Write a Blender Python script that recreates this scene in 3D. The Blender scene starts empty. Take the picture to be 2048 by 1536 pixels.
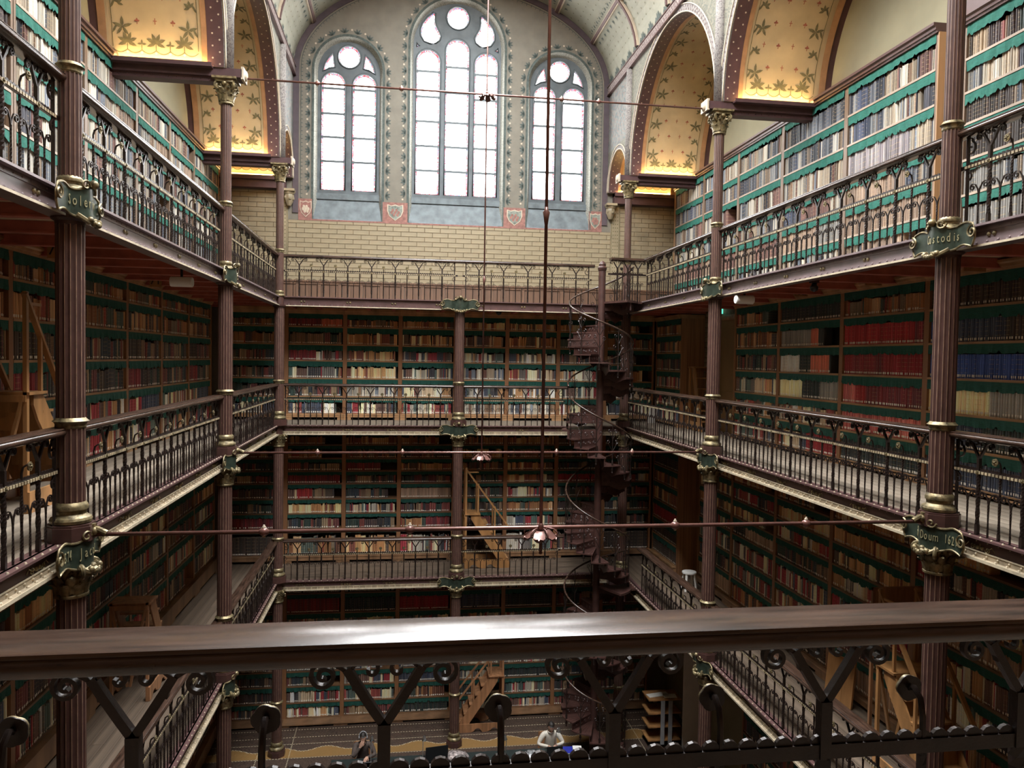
import bpy, bmesh, math, random
import numpy as np
from mathutils import Vector, Matrix
R_ = random.Random(7)
SC = bpy.context.scene
COL = SC.collection
PI = math.pi
# ------------------------------------------------------------------ camera
F_PX, PITCH, YAW, ROLL = 1528.80, 0.0327893, 0.1427975, 0.0161055
CAM = np.array([-1.34353, 0.0, 9.67])
_F = np.array([math.sin(YAW)*math.cos(PITCH), math.cos(YAW)*math.cos(PITCH), -math.sin(PITCH)])
_R0 = np.array([math.cos(YAW), -math.sin(YAW), 0.0]); _U0 = np.cross(_R0, _F)
_R = math.cos(ROLL)*_R0 + math.sin(ROLL)*_U0; _U = -math.sin(ROLL)*_R0 + math.cos(ROLL)*_U0
cd = bpy.data.cameras.new('camera'); cam = bpy.data.objects.new('camera', cd); COL.objects.link(cam)
cd.sensor_width = 36.0; cd.lens = F_PX/2048*36.0; cd.clip_start = 0.05; cd.clip_end = 200
M = Matrix.Identity(4)
for i in range(3):
    M[i][0] = _R[i]; M[i][1] = _U[i]; M[i][2] = -_F[i]; M[i][3] = CAM[i]
cam.matrix_world = M; SC.camera = cam
# ------------------------------------------------------------------ world, exposure
W = bpy.data.worlds.new('sky'); SC.world = W; W.use_nodes = True
W.node_tree.nodes['Background'].inputs[0].default_value = (.80, .88, 1, 1)
W.node_tree.nodes['Background'].inputs[1].default_value = 1.0
SC.view_settings.view_transform = 'Standard'; SC.view_settings.look = 'None'
SC.view_settings.gamma = 1.0; SC.view_settings.use_curve_mapping = False
SC.view_settings.exposure = 0.72
SC.cycles.diffuse_bounces = 5; SC.cycles.max_bounces = 7; SC.cycles.adaptive_threshold = .08; SC.cycles.glossy_bounces = 3; SC.cycles.caustics_reflective = False; SC.cycles.caustics_refractive = False; SC.cycles.sample_clamp_indirect = 4.0
SKY_LIGHT, WIN_LIGHT, LED_LIGHT = 23.0, 9.0, 120.0     # daylight in the skylight, in the windows; LED strips on the beams
def project(p):
    d = np.asarray(p, float)-CAM; w = d@_F
    return 1024+F_PX*(d@_R)/w, 768-F_PX*(d@_U)/w, w
# ------------------------------------------------------------------ mesh helpers
class MB:
    def __init__(s): s.v = []; s.f = []; s.m = []; s.mi = 0
    def add(s, vs, fs):
        o = len(s.v); s.v.extend([tuple(map(float, v)) for v in vs])
        for f in fs: s.f.append(tuple(i+o for i in f)); s.m.append(s.mi)
        return s
    def box(s, x0, x1, y0, y1, z0, z1):
        return s.add([(x0,y0,z0),(x1,y0,z0),(x1,y1,z0),(x0,y1,z0),(x0,y0,z1),(x1,y0,z1),(x1,y1,z1),(x0,y1,z1)],
                     [(3,2,1,0),(4,5,6,7),(0,1,5,4),(1,2,6,5),(2,3,7,6),(3,0,4,7)])
    def bar(s, a, b, w, h=None, up=(0,0,1)):
        """box-section bar from a to b, w wide, h high"""
        h = h or w; a = Vector(a); b = Vector(b); d = (b-a).normalized(); u = Vector(up)
        sd = d.cross(u)
        if sd.length < 1e-4: sd = d.cross(Vector((1,0,0)))
        sd.normalize(); u = sd.cross(d).normalized(); vs = []
        for p in (a, b):
            for i, j in ((-1,-1),(1,-1),(1,1),(-1,1)): vs.append(p+sd*(i*w/2)+u*(j*h/2))
        return s.add(vs, [(3,2,1,0),(4,5,6,7),(0,1,5,4),(1,2,6,5),(2,3,7,6),(3,0,4,7)])
    def tube(s, path, r, n=6, closed=False, caps=True):
        P = [Vector(p) for p in path]; k = len(P); rr = r if isinstance(r, (list, tuple)) else [r]*k
        t0 = (P[1]-P[0]).normalized(); ref = Vector((0,0,1)) if abs(t0.z) < .9 else Vector((1,0,0))
        nrm = (ref-t0*ref.dot(t0)).normalized(); vs = []
        for i in range(k):
            if closed: t = P[(i+1) % k]-P[i-1]
            else: t = P[min(i+1, k-1)]-P[max(i-1, 0)]
            t = t.normalized() if t.length > 1e-9 else t0
            nrm = nrm-t*nrm.dot(t); nrm = nrm.normalized() if nrm.length > 1e-6 else t.orthogonal().normalized()
            b = t.cross(nrm)
            for j in range(n):
                a = 2*PI*j/n; vs.append(P[i]+(nrm*math.cos(a)+b*math.sin(a))*rr[i])
        fs = []
        for i in range(k if closed else k-1):
            for j in range(n):
                a, b2 = i*n, ((i+1) % k)*n
                fs.append((a+j, a+(j+1) % n, b2+(j+1) % n, b2+j))
        if caps and not closed: fs += [tuple(range(n))[::-1], tuple((k-1)*n+j for j in range(n))]
        return s.add(vs, fs)
    def lathe(s, prof, n=24, c=(0,0,0), mod=None, caps=True):
        vs = []; k = len(prof)
        for i, (r, z) in enumerate(prof):
            for j in range(n):
                a = 2*PI*j/n; q = r*(mod(i, j, n) if mod else 1)
                vs.append((c[0]+q*math.cos(a), c[1]+q*math.sin(a), c[2]+z))
        fs = [(i*n+j, i*n+(j+1) % n, (i+1)*n+(j+1) % n, (i+1)*n+j) for i in range(k-1) for j in range(n)]
        if caps: fs += [tuple(range(n))[::-1], tuple((k-1)*n+j for j in range(n))]
        return s.add(vs, fs)
    def ball(s, c, r, n=8, k=5, sc=(1,1,1)):
        vs = [(c[0], c[1], c[2]-r*sc[2])]
        for i in range(1, k):
            a = -PI/2+PI*i/k
            for j in range(n):
                b = 2*PI*j/n; vs.append((c[0]+r*sc[0]*math.cos(a)*math.cos(b), c[1]+r*sc[1]*math.cos(a)*math.sin(b), c[2]+r*sc[2]*math.sin(a)))
        vs.append((c[0], c[1], c[2]+r*sc[2])); fs = []
        for j in range(n):
            fs.append((0, 1+(j+1) % n, 1+j)); e = 1+(k-2)*n
            fs.append((e+j, e+(j+1) % n, len(vs)-1))
        for i in range(k-2):
            for j in range(n): a = 1+i*n; fs.append((a+j, a+(j+1) % n, a+n+(j+1) % n, a+n+j))
        return s.add(vs, fs)
    def extrude(s, poly, fn, a, b):
        """polygon (2-D points) swept between two depths; fn(u, v, d) -> 3-D"""
        n = len(poly)
        vs = [fn(u, v, a) for u, v in poly]+[fn(u, v, b) for u, v in poly]
        return s.add(vs, [tuple(range(n))[::-1], tuple(range(n, 2*n))]+[(i, (i+1) % n, n+(i+1) % n, n+i) for i in range(n)])
    def grid(s, pts):
        """pts[i][j] -> quads"""
        a, b = len(pts), len(pts[0]); vs = [p for r in pts for p in r]
        return s.add(vs, [(i*b+j, (i+1)*b+j, (i+1)*b+j+1, i*b+j+1) for i in range(a-1) for j in range(b-1)])
    def mesh(s, name, mats, smooth=False, fix=False):
        me = bpy.data.meshes.new(name); me.from_pydata(s.v, [], s.f)
        for m in (mats if isinstance(mats, (list, tuple)) else [mats]): me.materials.append(m)
        if any(s.m): me.polygons.foreach_set('material_index', s.m)
        if fix:
            bm = bmesh.new(); bm.from_mesh(me); bmesh.ops.recalc_face_normals(bm, faces=bm.faces); bm.to_mesh(me); bm.free()
        if smooth is True: me.shade_smooth()
        elif smooth:
            me.shade_smooth(); me.set_sharp_from_angle(angle=math.radians(smooth))
        me.update(); return me
    def obj(s, name, mats, parent=None, smooth=False, loc=(0,0,0), rot=(0,0,0), fix=False):
        return put(name, s.mesh(name, mats, smooth, fix), parent, loc, rot)
def put(name, me, parent=None, loc=(0,0,0), rot=(0,0,0), scale=(1,1,1)):
    o = bpy.data.objects.new(name, me); COL.objects.link(o)
    o.parent = parent; o.location = loc; o.rotation_euler = rot; o.scale = scale
    return o
def tag(o, label=None, cat=None, group=None, kind=None):
    if label: o['label'] = label
    if cat: o['category'] = cat
    if group: o['group'] = group
    if kind: o['kind'] = kind
    return o
def thing(name, label, cat, loc=(0,0,0), rotz=0.0, group=None):
    o = put(name, None, None, loc, (0,0,rotz)); o.empty_display_size = .1
    return tag(o, label, cat, group)
def structure(o): o['kind'] = 'structure'; return o
def copy_tree(o, parent=None):
    c = o.copy(); COL.objects.link(c)
    if parent is not None: c.parent = parent
    for ch in o.children: copy_tree(ch, c)
    return c
def plate_mesh(name, outer, holes, half, mats, bevel=0.0, bres=1):
    """flat plate in local X-Z with holes, 2*half thick along local Y"""
    cu = bpy.data.curves.new(name+'_c', 'CURVE'); cu.dimensions = '2D'; cu.fill_mode = 'BOTH'
    cu.extrude = max(half-bevel, 0.0001); cu.bevel_depth = bevel; cu.bevel_resolution = bres; cu.offset = -bevel
    for pts in [outer]+list(holes):
        sp = cu.splines.new('POLY'); sp.points.add(len(pts)-1)
        for p, q in zip(sp.points, pts): p.co = (q[0], q[1], 0, 1)
        sp.use_cyclic_u = True
    o = bpy.data.objects.new(name+'_t', cu); COL.objects.link(o)
    dg = bpy.context.evaluated_depsgraph_get(); me = bpy.data.meshes.new_from_object(o.evaluated_get(dg))
    bpy.data.objects.remove(o); bpy.data.curves.remove(cu)
    me.transform(Matrix.Rotation(PI/2, 4, 'X')); me.name = name
    me.materials.clear()
    for m in (mats if isinstance(mats, (list, tuple)) else [mats]): me.materials.append(m)
    return me
_txt = {}
def text_mesh(s, mat, size, depth=.002):
    k = (s, mat.name, size)
    if k not in _txt:
        cu = bpy.data.curves.new('lettering', 'FONT'); cu.body = s; cu.size = size; cu.extrude = depth
        cu.align_x = 'CENTER'; cu.align_y = 'CENTER'; cu.resolution_u = 2
        o = bpy.data.objects.new('lettering_t', cu); COL.objects.link(o)
        dg = bpy.context.evaluated_depsgraph_get(); me = bpy.data.meshes.new_from_object(o.evaluated_get(dg))
        bpy.data.objects.remove(o); me.materials.clear(); me.materials.append(mat); me.name = 'lettering'; _txt[k] = me
    return _txt[k]
def arc(cx, cy, r, a0, a1, n): return [(cx+r*math.cos(math.radians(a0+(a1-a0)*i/n)), cy+r*math.sin(math.radians(a0+(a1-a0)*i/n))) for i in range(n+1)]
def spiral(cx, cy, r0, r1, a0, a1, n):
    return [(cx+(r0+(r1-r0)*i/n)*math.cos(math.radians(a0+(a1-a0)*i/n)), cy+(r0+(r1-r0)*i/n)*math.sin(math.radians(a0+(a1-a0)*i/n))) for i in range(n+1)]
ORD = ['first','second','third','fourth','fifth','sixth','seventh','eighth','ninth','tenth','eleventh','twelfth']
def nth(n): return '%d%s' % (n, 'th' if 10 <= n % 100 <= 20 else {1:'st',2:'nd',3:'rd'}.get(n % 10, 'th'))
# ------------------------------------------------------------------ materials (all procedural)
def nodes(name):
    m = bpy.data.materials.new(name); m.use_nodes = True; t = m.node_tree
    return m, t, t.nodes['Principled BSDF']
def N(t, kind, **k):
    n = t.nodes.new(kind)
    for a, v in k.items():
        if a.startswith('i_'): n.inputs[int(a[2:])].default_value = v
        else: setattr(n, a, v)
    return n
def mat(name, col, rough=.5, metal=0.0, noise=6.0, amt=.15, bump=0.0, bscale=40.0, stretch=(1,1,1), spec=.5, col2=None, coat=0.0):
    m, t, p = nodes(name); L = t.links.new
    tc = N(t, 'ShaderNodeTexCoord'); mp = N(t, 'ShaderNodeMapping'); mp.inputs['Scale'].default_value = stretch
    L(tc.outputs['Object'], mp.inputs[0])
    nz = N(t, 'ShaderNodeTexNoise'); nz.inputs['Scale'].default_value = noise; nz.inputs['Detail'].default_value = 4
    L(mp.outputs[0], nz.inputs['Vector'])
    rp = N(t, 'ShaderNodeValToRGB'); c2 = col2 or tuple(c*(1-amt*1.6) for c in col)
    rp.color_ramp.elements[0].position = .3; rp.color_ramp.elements[1].position = .7
    rp.color_ramp.elements[0].color = (*c2, 1); rp.color_ramp.elements[1].color = (*[min(1, c*(1+amt*.5)) for c in col], 1)
    L(nz.outputs[0], rp.inputs[0]); L(rp.outputs[0], p.inputs['Base Color'])
    p.inputs['Roughness'].default_value = rough; p.inputs['Metallic'].default_value = metal
    p.inputs['Specular IOR Level'].default_value = spec; p.inputs['Coat Weight'].default_value = coat
    p.inputs['Coat Roughness'].default_value = .25
    if bump:
        n2 = N(t, 'ShaderNodeTexNoise'); n2.inputs['Scale'].default_value = bscale; n2.inputs['Detail'].default_value = 5
        L(mp.outputs[0], n2.inputs['Vector'])
        b = N(t, 'ShaderNodeBump'); b.inputs['Strength'].default_value = bump; b.inputs['Distance'].default_value = .01
        L(n2.outputs[0], b.inputs['Height']); L(b.outputs[0], p.inputs['Normal'])
    return m
def emit(name, col, strength):
    m, t, p = nodes(name); p.inputs['Base Color'].default_value = (*col, 1); p.inputs['Roughness'].default_value = .2
    p.inputs['Emission Color'].default_value = (*col, 1); p.inputs['Emission Strength'].default_value = strength
    return m
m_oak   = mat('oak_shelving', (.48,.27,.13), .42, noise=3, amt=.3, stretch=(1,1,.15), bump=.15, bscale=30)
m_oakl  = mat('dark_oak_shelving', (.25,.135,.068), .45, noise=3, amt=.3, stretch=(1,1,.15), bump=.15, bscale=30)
m_oakd  = mat('oak_uprights', (.36,.175,.082), .45, noise=4, amt=.3, stretch=(3,3,.3), bump=.15, bscale=30)
m_back  = mat('case_back', (.04,.035,.03), .8)
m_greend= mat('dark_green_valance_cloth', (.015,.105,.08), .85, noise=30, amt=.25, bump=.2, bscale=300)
m_girder3=mat('sky_sheen_girder_paint', (.20,.15,.15), .35, noise=5, amt=.15)  # girder paint lightened to grey-mauve; sky reflection put into the colour
m_giltedge=mat('cream_gilt_edge', (.52,.44,.31), .45, noise=9, amt=.2)
m_oak3  = mat('pale_oak_shelving', (.42,.33,.25), .5, noise=3, amt=.25, stretch=(1,1,.15))
m_up3   = mat('brown_upright_wood', (.20,.135,.09), .5, noise=4, amt=.3, stretch=(3,3,.3))
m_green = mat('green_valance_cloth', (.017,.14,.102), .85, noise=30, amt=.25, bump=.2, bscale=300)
m_iron  = mat('maroon_painted_iron', (.068,.031,.025), .42, noise=8, amt=.2, bump=.06, bscale=60)
m_girder= mat('maroon_girder_paint', (.105,.056,.052), .38, noise=5, amt=.15)
m_flange= mat('cream_flange_paint', (.33,.265,.18), .45, noise=9, amt=.25)
m_gold  = mat('gilded_iron', (.27,.215,.11), .42, metal=.5, noise=16, amt=.5, bump=.3, bscale=50, col2=(.07,.055,.03))
m_goldl = mat('gilt_line', (.31,.195,.13), .5, noise=10, amt=.3)
m_wrought=mat('dark_wrought_iron', (.026,.016,.013), .36, metal=.25, noise=14, amt=.25, bump=.12, bscale=80)
m_rail  = mat('handrail_wood', (.062,.034,.023), .26, noise=7, amt=.45, stretch=(.5,4,4), bump=.03, bscale=260, coat=.3)
m_plaque= mat('green_plaque', (.045,.062,.045), .32, metal=.3, noise=12, amt=.3)
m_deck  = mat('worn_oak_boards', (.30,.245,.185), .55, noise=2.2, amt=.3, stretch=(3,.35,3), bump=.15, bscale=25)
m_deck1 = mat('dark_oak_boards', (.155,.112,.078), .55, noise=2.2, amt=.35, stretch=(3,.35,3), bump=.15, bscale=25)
m_joist = mat('red_painted_joist', (.42,.11,.075), .5, noise=5, amt=.2)
m_soff  = mat('plaster_between_joists', (.74,.60,.43), .8, noise=2, amt=.15)
m_brick = mat('glazed_cream_brick', (.315,.262,.17), .28, noise=1.7, amt=.2, bump=.04, bscale=8)
m_mortar= mat('mortar', (.155,.115,.068), .9, noise=20, amt=.2)
m_wall  = mat('painted_plaster_wall', (.165,.15,.118), .75, noise=3, amt=.1, bump=.05, bscale=20)
m_wallc = mat('cream_plaster_wall', (.27,.245,.155), .8, noise=2, amt=.08, bump=.05, bscale=15)
m_vaulty= mat('cream_painted_vault', (.37,.285,.165), .75, noise=2.5, amt=.10, bump=.06, bscale=9)
m_vault = mat('main_vault_plaster', (.25,.245,.19), .75, noise=3, amt=.08)
m_maroon= mat('maroon_painted_band', (.068,.030,.031), .55, noise=6, amt=.15)
m_tan   = mat('tan_painted_band', (.33,.175,.08), .6, noise=6, amt=.15)
m_band  = mat('purple_grey_band', (.070,.050,.058), .6, noise=5, amt=.15)
m_stone = mat('blue_grey_stone', (.085,.102,.11), .6, noise=4, amt=.2, bump=.1, bscale=25)
m_sill  = mat('blue_painted_sill', (.125,.15,.16), .65, noise=5, amt=.25)
m_leaf  = mat('painted_leaf_green', (.115,.10,.045), .8, noise=15, amt=.25)
m_leafb = mat('painted_leaf_blue', (.07,.088,.078), .8, noise=15, amt=.25)
m_redp  = mat('painted_red_motif', (.26,.075,.045), .8, noise=15, amt=.2)
m_dot   = mat('painted_cream_dot', (.48,.40,.30), .7, noise=9, amt=.1)
m_lined = mat('painted_dark_line', (.12,.10,.06), .8)
m_wains = mat('oak_wainscot', (.16,.085,.05), .5, noise=3, amt=.3, stretch=(3,3,.3), bump=.1, bscale=30)
m_shield= mat('painted_shield_red', (.27,.125,.10), .75, noise=12, amt=.25)
m_shieldg=mat('painted_shield_field', (.22,.24,.20), .75, noise=14, amt=.35)
m_lad   = mat('golden_oak', (.40,.20,.075), .38, noise=3, amt=.3, stretch=(2,2,.4), bump=.12, bscale=30)
m_white = mat('white_plastic', (.75,.74,.70), .5, noise=5, amt=.05)
m_paper = mat('paper', (.80,.78,.72), .8, noise=20, amt=.06)
m_label = mat('white_spine_label', (.82,.79,.70), .8, noise=20, amt=.08)
m_black = mat('black_plastic', (.012,.012,.013), .35, noise=10, amt=.1)
m_chrome= mat('brushed_metal', (.62,.60,.57), .3, metal=.9, noise=20, amt=.1)
m_bronze= mat('copper_brown_iron', (.20,.095,.078), .30, metal=.35, noise=10, amt=.2)
m_ink   = mat('black_lettering', (.015,.012,.01), .6)
m_giltx = mat('gilt_lettering', (.40,.36,.20), .45, metal=.3)
m_skin  = mat('skin', (.52,.30,.21), .5, noise=9, amt=.12)
m_hair  = mat('dark_hair', (.018,.013,.010), .5, noise=40, amt=.3, bump=.5, bscale=120)
m_sweatw= mat('white_knit', (.66,.61,.52), .9, noise=60, amt=.15, bump=.4, bscale=160)
m_sweatd= mat('brown_knit', (.085,.062,.052), .9, noise=60, amt=.2, bump=.4, bscale=160)
m_table = mat('dark_table_top', (.022,.030,.028), .45, noise=6, amt=.2)
m_blue  = mat('blue_cover', (.02,.03,.30), .5)
m_grey  = mat('grey_metal', (.33,.34,.35), .5, noise=8, amt=.1)
m_panel = mat('brown_door_panel', (.27,.165,.075), .6, noise=2, amt=.1)
m_pane  = emit('daylit_window_glass', (1,1,1), WIN_LIGHT)
m_skyl  = emit('daylit_skylight_glass', (.95,.98,1), SKY_LIGHT)
m_led   = emit('warm_led_strip', (1,.64,.24), LED_LIGHT)
m_exit  = emit('green_exit_sign', (.10,.55,.42), 1.0)
m_scr   = emit('laptop_screen', (.35,.38,.42), .6)
# window border of small coloured glass pieces
def border_mat():
    m, t, p = nodes('coloured_glass_border'); L = t.links.new
    tc = N(t, 'ShaderNodeTexCoord'); mp = N(t, 'ShaderNodeMapping'); mp.inputs['Scale'].default_value = (9, 9, 9)
    v = N(t, 'ShaderNodeTexVoronoi'); L(tc.outputs['Object'], mp.inputs[0]); L(mp.outputs[0], v.inputs['Vector'])
    r = N(t, 'ShaderNodeValToRGB'); r.color_ramp.interpolation = 'CONSTANT'; e = r.color_ramp.elements
    e[0].color = (.8,.10,.12,1); e[1].color = (.85,.88,.9,1); e[1].position = .35
    x = e.new(.6); x.color = (.75,.22,.25,1); x = e.new(.78); x.color = (.25,.35,.65,1)
    sp = N(t, 'ShaderNodeSeparateColor'); L(v.outputs['Color'], sp.inputs[0]); L(sp.outputs[0], r.inputs[0])
    L(r.outputs[0], p.inputs['Base Color']); L(r.outputs[0], p.inputs['Emission Color']); p.inputs['Emission Strength'].default_value = 1.0
    return m
m_border = border_mat()
# arabesque paint (wall panels, friezes): small curls of darker colour on a light ground
def arabesque(name, ground, ink, scale, ink2=None, cut=.5, wash=0.0):
    m, t, p = nodes(name); L = t.links.new
    tc = N(t, 'ShaderNodeTexCoord'); mp = N(t, 'ShaderNodeMapping'); mp.inputs['Scale'].default_value = (scale,)*3
    L(tc.outputs['Object'], mp.inputs[0])
    w = N(t, 'ShaderNodeTexNoise'); w.inputs['Scale'].default_value = 1.0; w.inputs['Detail'].default_value = 2; L(mp.outputs[0], w.inputs['Vector'])
    v = N(t, 'ShaderNodeTexVoronoi', feature='DISTANCE_TO_EDGE'); L(mp.outputs[0], v.inputs['Vector'])
    s = N(t, 'ShaderNodeMath', operation='MULTIPLY_ADD'); s.inputs[1].default_value = 40; s.inputs[2].default_value = 0
    L(w.outputs[0], s.inputs[0]); sn = N(t, 'ShaderNodeMath', operation='SINE'); L(s.outputs[0], sn.inputs[0])
    r = N(t, 'ShaderNodeValToRGB'); r.color_ramp.elements[0].position = cut-.15; r.color_ramp.elements[1].position = cut+.15
    r.color_ramp.elements[0].color = (*ink, 1); r.color_ramp.elements[1].color = (*ground, 1)
    mm = N(t, 'ShaderNodeMath', operation='MULTIPLY_ADD'); mm.inputs[1].default_value = .5; mm.inputs[2].default_value = .5
    L(sn.outputs[0], mm.inputs[0]); L(mm.outputs[0], r.inputs[0])
    mx = N(t, 'ShaderNodeMixRGB'); mx.inputs[2].default_value = (*(ink2 or ground), 1)
    cm = N(t, 'ShaderNodeMath', operation='LESS_THAN'); cm.inputs[1].default_value = .12; L(v.outputs['Distance'], cm.inputs[0])
    fm = N(t, 'ShaderNodeMath', operation='MULTIPLY'); fm.inputs[1].default_value = .6; L(cm.outputs[0], fm.inputs[0])
    L(fm.outputs[0], mx.inputs[0]); L(r.outputs[0], mx.inputs[1]); L(mx.outputs[0], p.inputs['Base Color'])
    p.inputs['Roughness'].default_value = .8
    return m
m_spand = arabesque('painted_spandrel', (.165,.165,.125), (.088,.10,.08), 5.0, (.14,.115,.085), .4)
m_mural = arabesque('painted_mural', (.15,.17,.155), (.085,.115,.12), 2.2, (.175,.115,.095), .4)
m_frieze= arabesque('painted_frieze', (.24,.205,.185), (.10,.055,.05), 9.0, (.22,.19,.17), .42)
m_archv = arabesque('painted_archivolt', (.215,.20,.18), (.10,.08,.083), 9.0, (.195,.18,.165), .3)
m_reveal= arabesque('painted_reveal', (.34,.34,.29), (.15,.145,.13), 13.0, (.30,.30,.26), .35)
# books: colour comes per book; spine bands across the height
def book_mat(name, per_object):
    m, t, p = nodes(name); L = t.links.new
    if per_object:
        a = N(t, 'ShaderNodeObjectInfo'); col = a.outputs['Color']; rnd = a.outputs['Random']
        tc = N(t, 'ShaderNodeTexCoord'); sp = N(t, 'ShaderNodeSeparateXYZ'); L(tc.outputs['Generated'], sp.inputs[0]); v = sp.outputs[2]
    else:
        a = N(t, 'ShaderNodeAttribute'); a.attribute_name = 'col'; col = a.outputs['Color']; rnd = a.outputs['Alpha']
        u = N(t, 'ShaderNodeUVMap'); u.uv_map = 'uv'; sp = N(t, 'ShaderNodeSeparateXYZ'); L(u.outputs[0], sp.inputs[0]); v = sp.outputs[1]
    # bands: sin of height, only on some books
    k = N(t, 'ShaderNodeMath', operation='MULTIPLY'); k.inputs[1].default_value = 34; L(v, k.inputs[0])
    s = N(t, 'ShaderNodeMath', operation='SINE'); L(k.outputs[0], s.inputs[0])
    g = N(t, 'ShaderNodeMath', operation='GREATER_THAN'); g.inputs[1].default_value = .93; L(s.outputs[0], g.inputs[0])
    h = N(t, 'ShaderNodeMath', operation='GREATER_THAN'); h.inputs[1].default_value = .55; L(rnd, h.inputs[0])
    gh = N(t, 'ShaderNodeMath', operation='MULTIPLY'); L(g.outputs[0], gh.inputs[0]); L(h.outputs[0], gh.inputs[1])
    gf = N(t, 'ShaderNodeMath', operation='MULTIPLY'); gf.inputs[1].default_value = .35; L(gh.outputs[0], gf.inputs[0])
    mx = N(t, 'ShaderNodeMixRGB'); mx.inputs[2].default_value = (.45,.33,.16,1); L(gf.outputs[0], mx.inputs[0]); L(col, mx.inputs[1])
    nz = N(t, 'ShaderNodeTexNoise'); nz.inputs['Scale'].default_value = 18 if not per_object else 4; nz.inputs['Detail'].default_value = 3
    m2 = N(t, 'ShaderNodeMixRGB', blend_type='MULTIPLY'); m2.inputs[0].default_value = .5
    L(mx.outputs[0], m2.inputs[1]); L(nz.outputs[0], m2.inputs[2]); 
    hs = N(t, 'ShaderNodeHueSaturation'); hs.inputs['Value'].default_value = 1.75; L(m2.outputs[0], hs.inputs['Color'])
    L(hs.outputs[0], p.inputs['Base Color']); p.inputs['Roughness'].default_value = .6
    return m
m_book1 = book_mat('book_cloth', True); m_books = book_mat('book_cloth_many', False)
# mosaic floor
def floor_mat():
    m, t, p = nodes('terrazzo_mosaic'); L = t.links.new
    tc = N(t, 'ShaderNodeTexCoord'); sp = N(t, 'ShaderNodeSeparateXYZ'); L(tc.outputs['Object'], sp.inputs[0])
    v = N(t, 'ShaderNodeTexVoronoi'); v.inputs['Scale'].default_value = 55; L(tc.outputs['Object'], v.inputs['Vector'])
    r = N(t, 'ShaderNodeValToRGB'); r.color_ramp.elements[0].color = (.035,.023,.018,1); r.color_ramp.elements[1].color = (.105,.070,.052,1)
    sc = N(t, 'ShaderNodeSeparateColor'); L(v.outputs['Color'], sc.inputs[0]); L(sc.outputs[0], r.inputs[0])
    # wavy ochre band  y = 17.45 + .16 sin(6.2x), and its cream outline
    w = N(t, 'ShaderNodeMath', operation='MULTIPLY'); w.inputs[1].default_value = 5.6; L(sp.outputs[0], w.inputs[0])
    s = N(t, 'ShaderNodeMath', operation='SINE'); L(w.outputs[0], s.inputs[0])
    a = N(t, 'ShaderNodeMath', operation='MULTIPLY_ADD'); a.inputs[1].default_value = -.10; a.inputs[2].default_value = -19.02; L(s.outputs[0], a.inputs[0])
    d = N(t, 'ShaderNodeMath', operation='ADD'); L(sp.outputs[1], d.inputs[0]); L(a.outputs[0], d.inputs[1])
    lt = N(t, 'ShaderNodeMath', operation='LESS_THAN'); lt.inputs[1].default_value = 0; L(d.outputs[0], lt.inputs[0])
    lo = N(t, 'ShaderNodeMath', operation='GREATER_THAN'); lo.inputs[1].default_value = 18.62; L(sp.outputs[1], lo.inputs[0])
    bd = N(t, 'ShaderNodeMath', operation='MULTIPLY'); L(lt.outputs[0], bd.inputs[0]); L(lo.outputs[0], bd.inputs[1])
    m1 = N(t, 'ShaderNodeMixRGB'); m1.inputs[2].default_value = (.30,.17,.055,1); L(r.outputs[0], m1.inputs[1])
    mb = N(t, 'ShaderNodeMath', operation='MULTIPLY'); mb.inputs[1].default_value = .75; L(bd.outputs[0], mb.inputs[0]); L(mb.outputs[0], m1.inputs[0])
    def line(src, pos, wd, prev, c=(.5,.42,.28,1)):
        q = N(t, 'ShaderNodeMath', operation='SUBTRACT'); q.inputs[1].default_value = pos; L(src, q.inputs[0])
        ab = N(t, 'ShaderNodeMath', operation='ABSOLUTE'); L(q.outputs[0], ab.inputs[0])
        l = N(t, 'ShaderNodeMath', operation='LESS_THAN'); l.inputs[1].default_value = wd; L(ab.outputs[0], l.inputs[0])
        ck = N(t, 'ShaderNodeTexChecker'); ck.inputs['Scale'].default_value = 28; L(tc.outputs['Object'], ck.inputs['Vector'])
        f = N(t, 'ShaderNodeMath', operation='MULTIPLY'); L(l.outputs[0], f.inputs[0]); L(ck.outputs[1], f.inputs[1])
        x = N(t, 'ShaderNodeMixRGB'); x.inputs[2].default_value = c; L(f.outputs[0], x.inputs[0]); L(prev, x.inputs[1]); return x.outputs[0]
    c = line(d.outputs[0], 0, .02, m1.outputs[0])
    for y in (18.60, 19.28, 19.62, 20.02): c = line(sp.outputs[1], y, .014, c)
    for x in (-4.7, -3.95, 3.9, 4.75): c = line(sp.outputs[0], x, .012, c)
    L(c, p.inputs['Base Color']); p.inputs['Roughness'].default_value = .4
    return m
m_floor = floor_mat()
# ------------------------------------------------------------------ the room
F0, F1, F2, F3 = 0.0, 4.23, 8.0, 11.07
Y1, Y2, Y3, CW, WX = 7.253, 13.222, 18.798, 4.25, 6.25
YF, YN = 20.85, -0.6
ZS, RISE, ZV, VB = 14.30, 2.62, 17.2, 2.6       # side-arch springing and rise, main vault springing, vault rise
structure(MB().box(-WX-.2, WX+.2, YN-.2, YF+.6, -.2, 0).obj('floor', m_floor))
wall_l = structure(MB().box(-WX-.2, -WX, YN-.2, YF+.2, 0, 17.4).obj('wall_left', m_wallc))
wall_r = structure(MB().box(WX, WX+.2, YN-.2, YF+.2, 0, 17.4).obj('wall_right', m_wallc))
structure(MB().box(-WX-.2, WX+.2, YN-.2, YN, 0, 20).obj('wall_near', m_oakd))
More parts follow.
